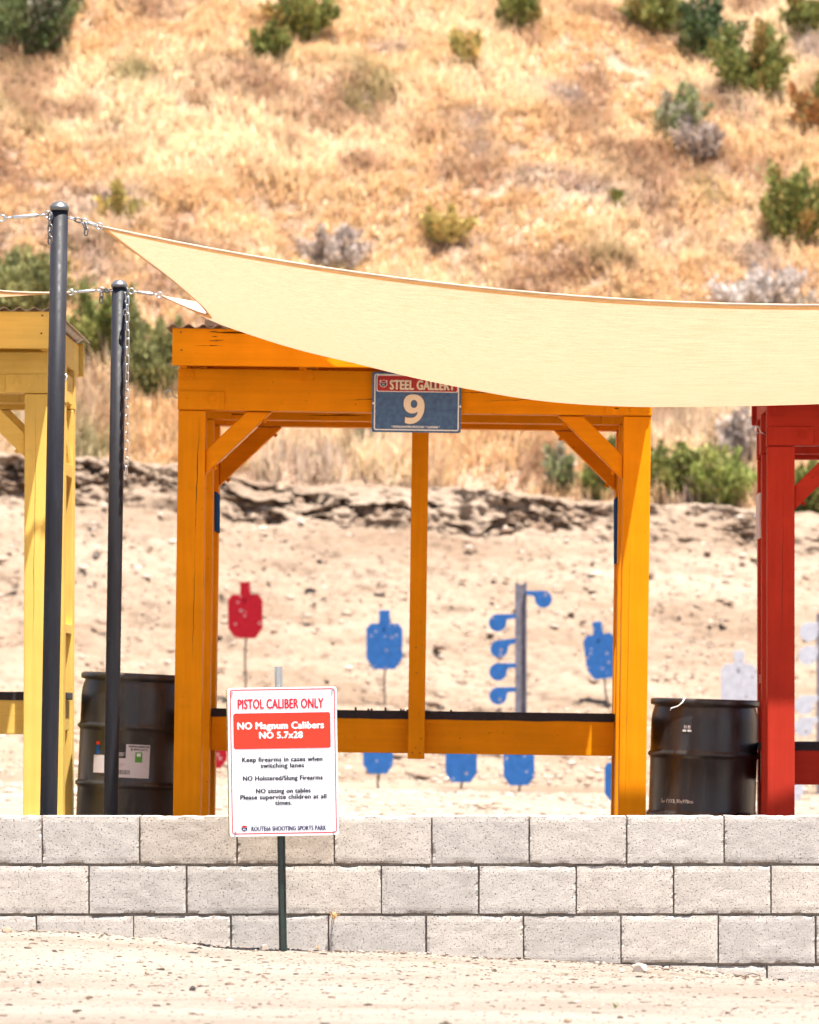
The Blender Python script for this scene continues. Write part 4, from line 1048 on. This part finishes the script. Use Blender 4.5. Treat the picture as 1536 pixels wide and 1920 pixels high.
# ------------------------------------------------------------------ shrubs
PALS = {
    'dark': [(0.052, 0.079, 0.032), (0.079, 0.114, 0.044), (0.123, 0.149, 0.052), (0.210, 0.175, 0.140)],
    'olive': [(0.105, 0.131, 0.038), (0.175, 0.193, 0.052), (0.263, 0.263, 0.079), (0.420, 0.228, 0.079)],
    'green': [(0.110, 0.131, 0.033), (0.182, 0.201, 0.058), (0.282, 0.277, 0.084), (0.362, 0.262, 0.100)],
    'sparse': [(0.210, 0.245, 0.096), (0.280, 0.280, 0.140), (0.420, 0.350, 0.263), (0.315, 0.263, 0.228)],
    'rust': [(0.158, 0.175, 0.052), (0.455, 0.210, 0.088), (0.560, 0.263, 0.105), (0.210, 0.210, 0.070)],
    'greygreen': [(0.157, 0.163, 0.066), (0.232, 0.231, 0.092), (0.316, 0.292, 0.112), (0.190, 0.171, 0.059)],
    'yellowgreen': [(0.280, 0.333, 0.088), (0.264, 0.297, 0.083), (0.352, 0.352, 0.110), (0.385, 0.333, 0.158)],
    'dry': [(0.385, 0.315, 0.105), (0.525, 0.403, 0.140), (0.595, 0.385, 0.158), (0.280, 0.263, 0.088)],
    'grey': [(0.374, 0.297, 0.253), (0.462, 0.385, 0.341), (0.455, 0.350, 0.280), (0.528, 0.462, 0.418)],
    'pale': [(0.572, 0.506, 0.462), (0.682, 0.616, 0.583), (0.484, 0.407, 0.363), (0.330, 0.286, 0.220)]}
def shrub(px, py, wpx, hpx, pal, label, seed, nl=3200, nc=26, name='shrub', upright=.7, big=1.0):
    x, D, z = hit(px, py, hill_z, 62.9, 100); s = F / D; W, H = wpx / s / 2, hpx / s
    rng = np.random.RandomState(seed); t = tag(empty(name, (x, D, z - .03)), label, 'shrub', 'shrubs on the hillside')
    az = rng.uniform(0, 2 * math.pi, nc); el = rng.uniform(.25, 1.0, nc); bl = rng.uniform(.45, 1.12, nc); tl = rng.uniform(-.35, .35)
    E_ = np.stack([np.cos(az) * W * (1.15 - el * .75) * bl + tl * H * bl * .5, np.sin(az) * W * .75 * (1.15 - el * .75) * bl, H * (.25 + .75 * el) * bl], -1)
    E_[:, :2] *= 1.3; C_ = E_; rad = rng.uniform(.15, .32, nc) * min(W, H * .8)
    ci = rng.choice(nc, nl, p=(rad * bl) / (rad * bl).sum()); tt_ = rng.beta(2.2, 1.3, nl)
    p = C_[ci] * tt_[:, None] + rng.normal(0, 1, (nl, 3)) * (rad[ci] * (1.15 - .75 * tt_))[:, None] * np.array([.7, .7, .7])
    p[:, 2] = np.maximum(p[:, 2], .02)
    d = rng.normal(0, .55, (nl, 3)); d[:, 2] += upright; d += (p - np.array([0, 0, H * .2])) / max(W, H) * .6; d /= np.linalg.norm(d, axis=1, keepdims=True)
    sd = np.cross(d, rng.normal(0, 1, (nl, 3))); sd /= np.linalg.norm(sd, axis=1, keepdims=True)
    L = rng.uniform(.035, .10, nl)[:, None] * big; wd = L * rng.uniform(.16, .30, (nl, 1))
    V = np.stack([p, p + d * L * .5 + sd * wd, p + d * L, p + d * L * .5 - sd * wd], 1).reshape(-1, 3); o = np.arange(nl) * 4
    P4 = np.array(PALS[pal]); cw = rng.choice(4, nc, p=[.3, .35, .2, .15]); col = P4[cw][ci] * .6 + P4[rng.choice(4, nl, p=[.3, .35, .2, .15])] * .4
    col = np.clip(col * rng.uniform(.75, 1.25, (nl, 1)), 0, 1)
    raw('crown', V, np.stack([o, o + 1, o + 2, o + 3], -1), M['leaf'], t, False, np.repeat(col, 4, 0))
    bm = bmesh.new()
    for k in range(min(nc, 22)):
        e = Vector(C_[k]); b = Vector((e.x * .18, e.y * .18, -.05)); m_ = (b + e) / 2 + Vector(rng.normal(0, .04, 3)) * W
        bm_tube(bm, [b, m_, e], [.012, .009, .004], 4)
    from_bm('stems', bm, M['twig'], t)
    return t
SH = [
    (45, 105, 200, 190, 'dark', 'large dark shrub with grey twigs in the top left corner', 7000, 34),
    (500, 115, 90, 70, 'olive', 'olive shrub low in the pair at the top centre', 2400, 18),
    (560, 75, 120, 120, 'olive', 'taller olive shrub cut by the top edge above the centre', 4000, 24),
    (975, 60, 80, 90, 'green', 'small green shrub at the top edge right of centre', 2600, 18),
    (880, 130, 70, 80, 'dry', 'dry brownish bush left of the small green shrub', 1400, 14),
    (1235, 62, 110, 90, 'green', 'green shrub at the upper left of the big cluster', 3200, 22),
    (1325, 118, 130, 150, 'dark', 'dark green shrub in the middle of the big cluster', 4500, 26),
    (1412, 188, 150, 140, 'olive', 'largest olive and rust shrub at the lower right of the cluster', 5600, 30),
    (1255, 270, 110, 120, 'sparse', 'sparse grey green shrub below the big cluster', 2200, 20),
    (1312, 300, 90, 90, 'grey', 'grey leafless brush beside the sparse shrub', 1700, 18),
    (1520, 245, 90, 100, 'rust', 'rust red shrub on the upper right edge', 3000, 20),
    (1512, 70, 80, 90, 'olive', 'olive shrub in the top right corner', 2600, 18),
    (1475, 462, 140, 145, 'olive', 'olive shrub on the right edge above the sail', 5200, 28),
    (1160, 388, 22, 58, 'green', 'single small green sprig on the open grass', 350, 6),
    (835, 455, 95, 85, 'dry', 'dry olive tuft above the middle of the sail', 1700, 14),
    (228, 418, 100, 66, 'dry', 'dry olive tuft right of the taller black pole', 1400, 12),
    (30, 600, 210, 135, 'greygreen', 'grey green bush behind the yellow shed roof', 6500, 34),
    (180, 690, 150, 150, 'green', 'bright green bush between the two black poles', 5200, 30),
    (280, 745, 130, 170, 'greygreen', 'green and rust bush right of the shorter black pole', 5200, 30),
    (620, 505, 150, 75, 'grey', 'grey dry brush behind the left half of the sail', 2600, 22),
    (1440, 590, 190, 85, 'pale', 'whitish dry brush behind the right end of the sail', 3600, 26),
    (1245, 940, 110, 120, 'green', 'green bush just right of the orange shed', 3600, 24),
    (1340, 950, 150, 105, 'yellowgreen', 'yellow green bush between the orange and red sheds', 5000, 28),
    (1390, 880, 110, 130, 'grey', 'grey brush behind the yellow green bush', 2200, 22),
    (1125, 935, 100, 110, 'green', 'green bush framed by the right orange brace', 3000, 22),
    (1050, 925, 70, 90, 'sparse', 'grey green weed clump left of the right orange brace', 1200, 14),
    (1515, 965, 110, 120, 'green', 'green bush to the right of the red post', 3200, 22),
    (690, 850, 80, 70, 'sparse', 'thin green growth under the left end of the blue sign', 900, 12)]
for k, (px, py, wp, hp, pal, lab, nl, nc) in enumerate(SH):
    shrub(px, py, wp, hp, pal, lab, 200 + k, int(nl * 1.5), int(nc * 1.3), upright=1.0, big=1.3)

# ------------------------------------------------------------------ weeds at the wall
def sprout(px, py, h, n, mat, label, loc=None, seed=0, spreadk=.7):
    rr = random.Random(seed); x, D, z = loc if loc else hit(px, py, front_z, 14.2, 19.5)
    t = empty('weed', (x, D, z - .004)); bm = bmesh.new()
    for k in range(n):
        a = rr.uniform(0, 6.28); l = h * rr.uniform(.5, 1.1); s = rr.uniform(.2, spreadk)
        q = [Vector((0, 0, 0)), Vector((math.cos(a) * l * s * .4, math.sin(a) * l * s * .4, l * .6)), Vector((math.cos(a) * l * s, math.sin(a) * l * s, l * rr.uniform(.7, 1.0)))]
        bm_tube(bm, q, [h * .04, h * .06, h * .012], 4)
    from_bm('blades', bm, mat, t); return tag(t, label, 'weed', 'weeds by the wall')
sprout(814, 1806, .016, 14, M['weed'], 'tiny green sprout below the wall right of the sign', None, 1, 1.4)
sprout(1062, 1828, .014, 16, M['weed'], 'low green sprout on the sand below the right blocks', None, 2, 1.8)
sprout(1154, 1890, .026, 12, M['weed'], 'green weed near the bottom edge of the track', None, 3, 1.2)
sprout(251, 1762, .020, 5, M['weed'], 'yellowish shoot under the dark open block joint', None, 4)
sprout(0, 0, .040, 16, M['straw'], 'dried straw weed sprouting from the wall joint by the sign', (at(626, 1724, 19.57).x, 19.575, at(626, 1724, 19.57).z), 5, .9)
sprout(596, 1780, .036, 5, M['straw'], 'dry leaf standing against the wall right of the sign post', None, 6, .3)
tag(tube('twig', [at(1398, 1836, 19.35), at(1400, 1828, 19.36), at(1412, 1825.5, 19.38), at(1425, 1829, 19.38), at(1426, 1838, 19.36)], .0022, M['plank'], None, 5), 'thin bent twig arching over the sand by the wall', 'twig')
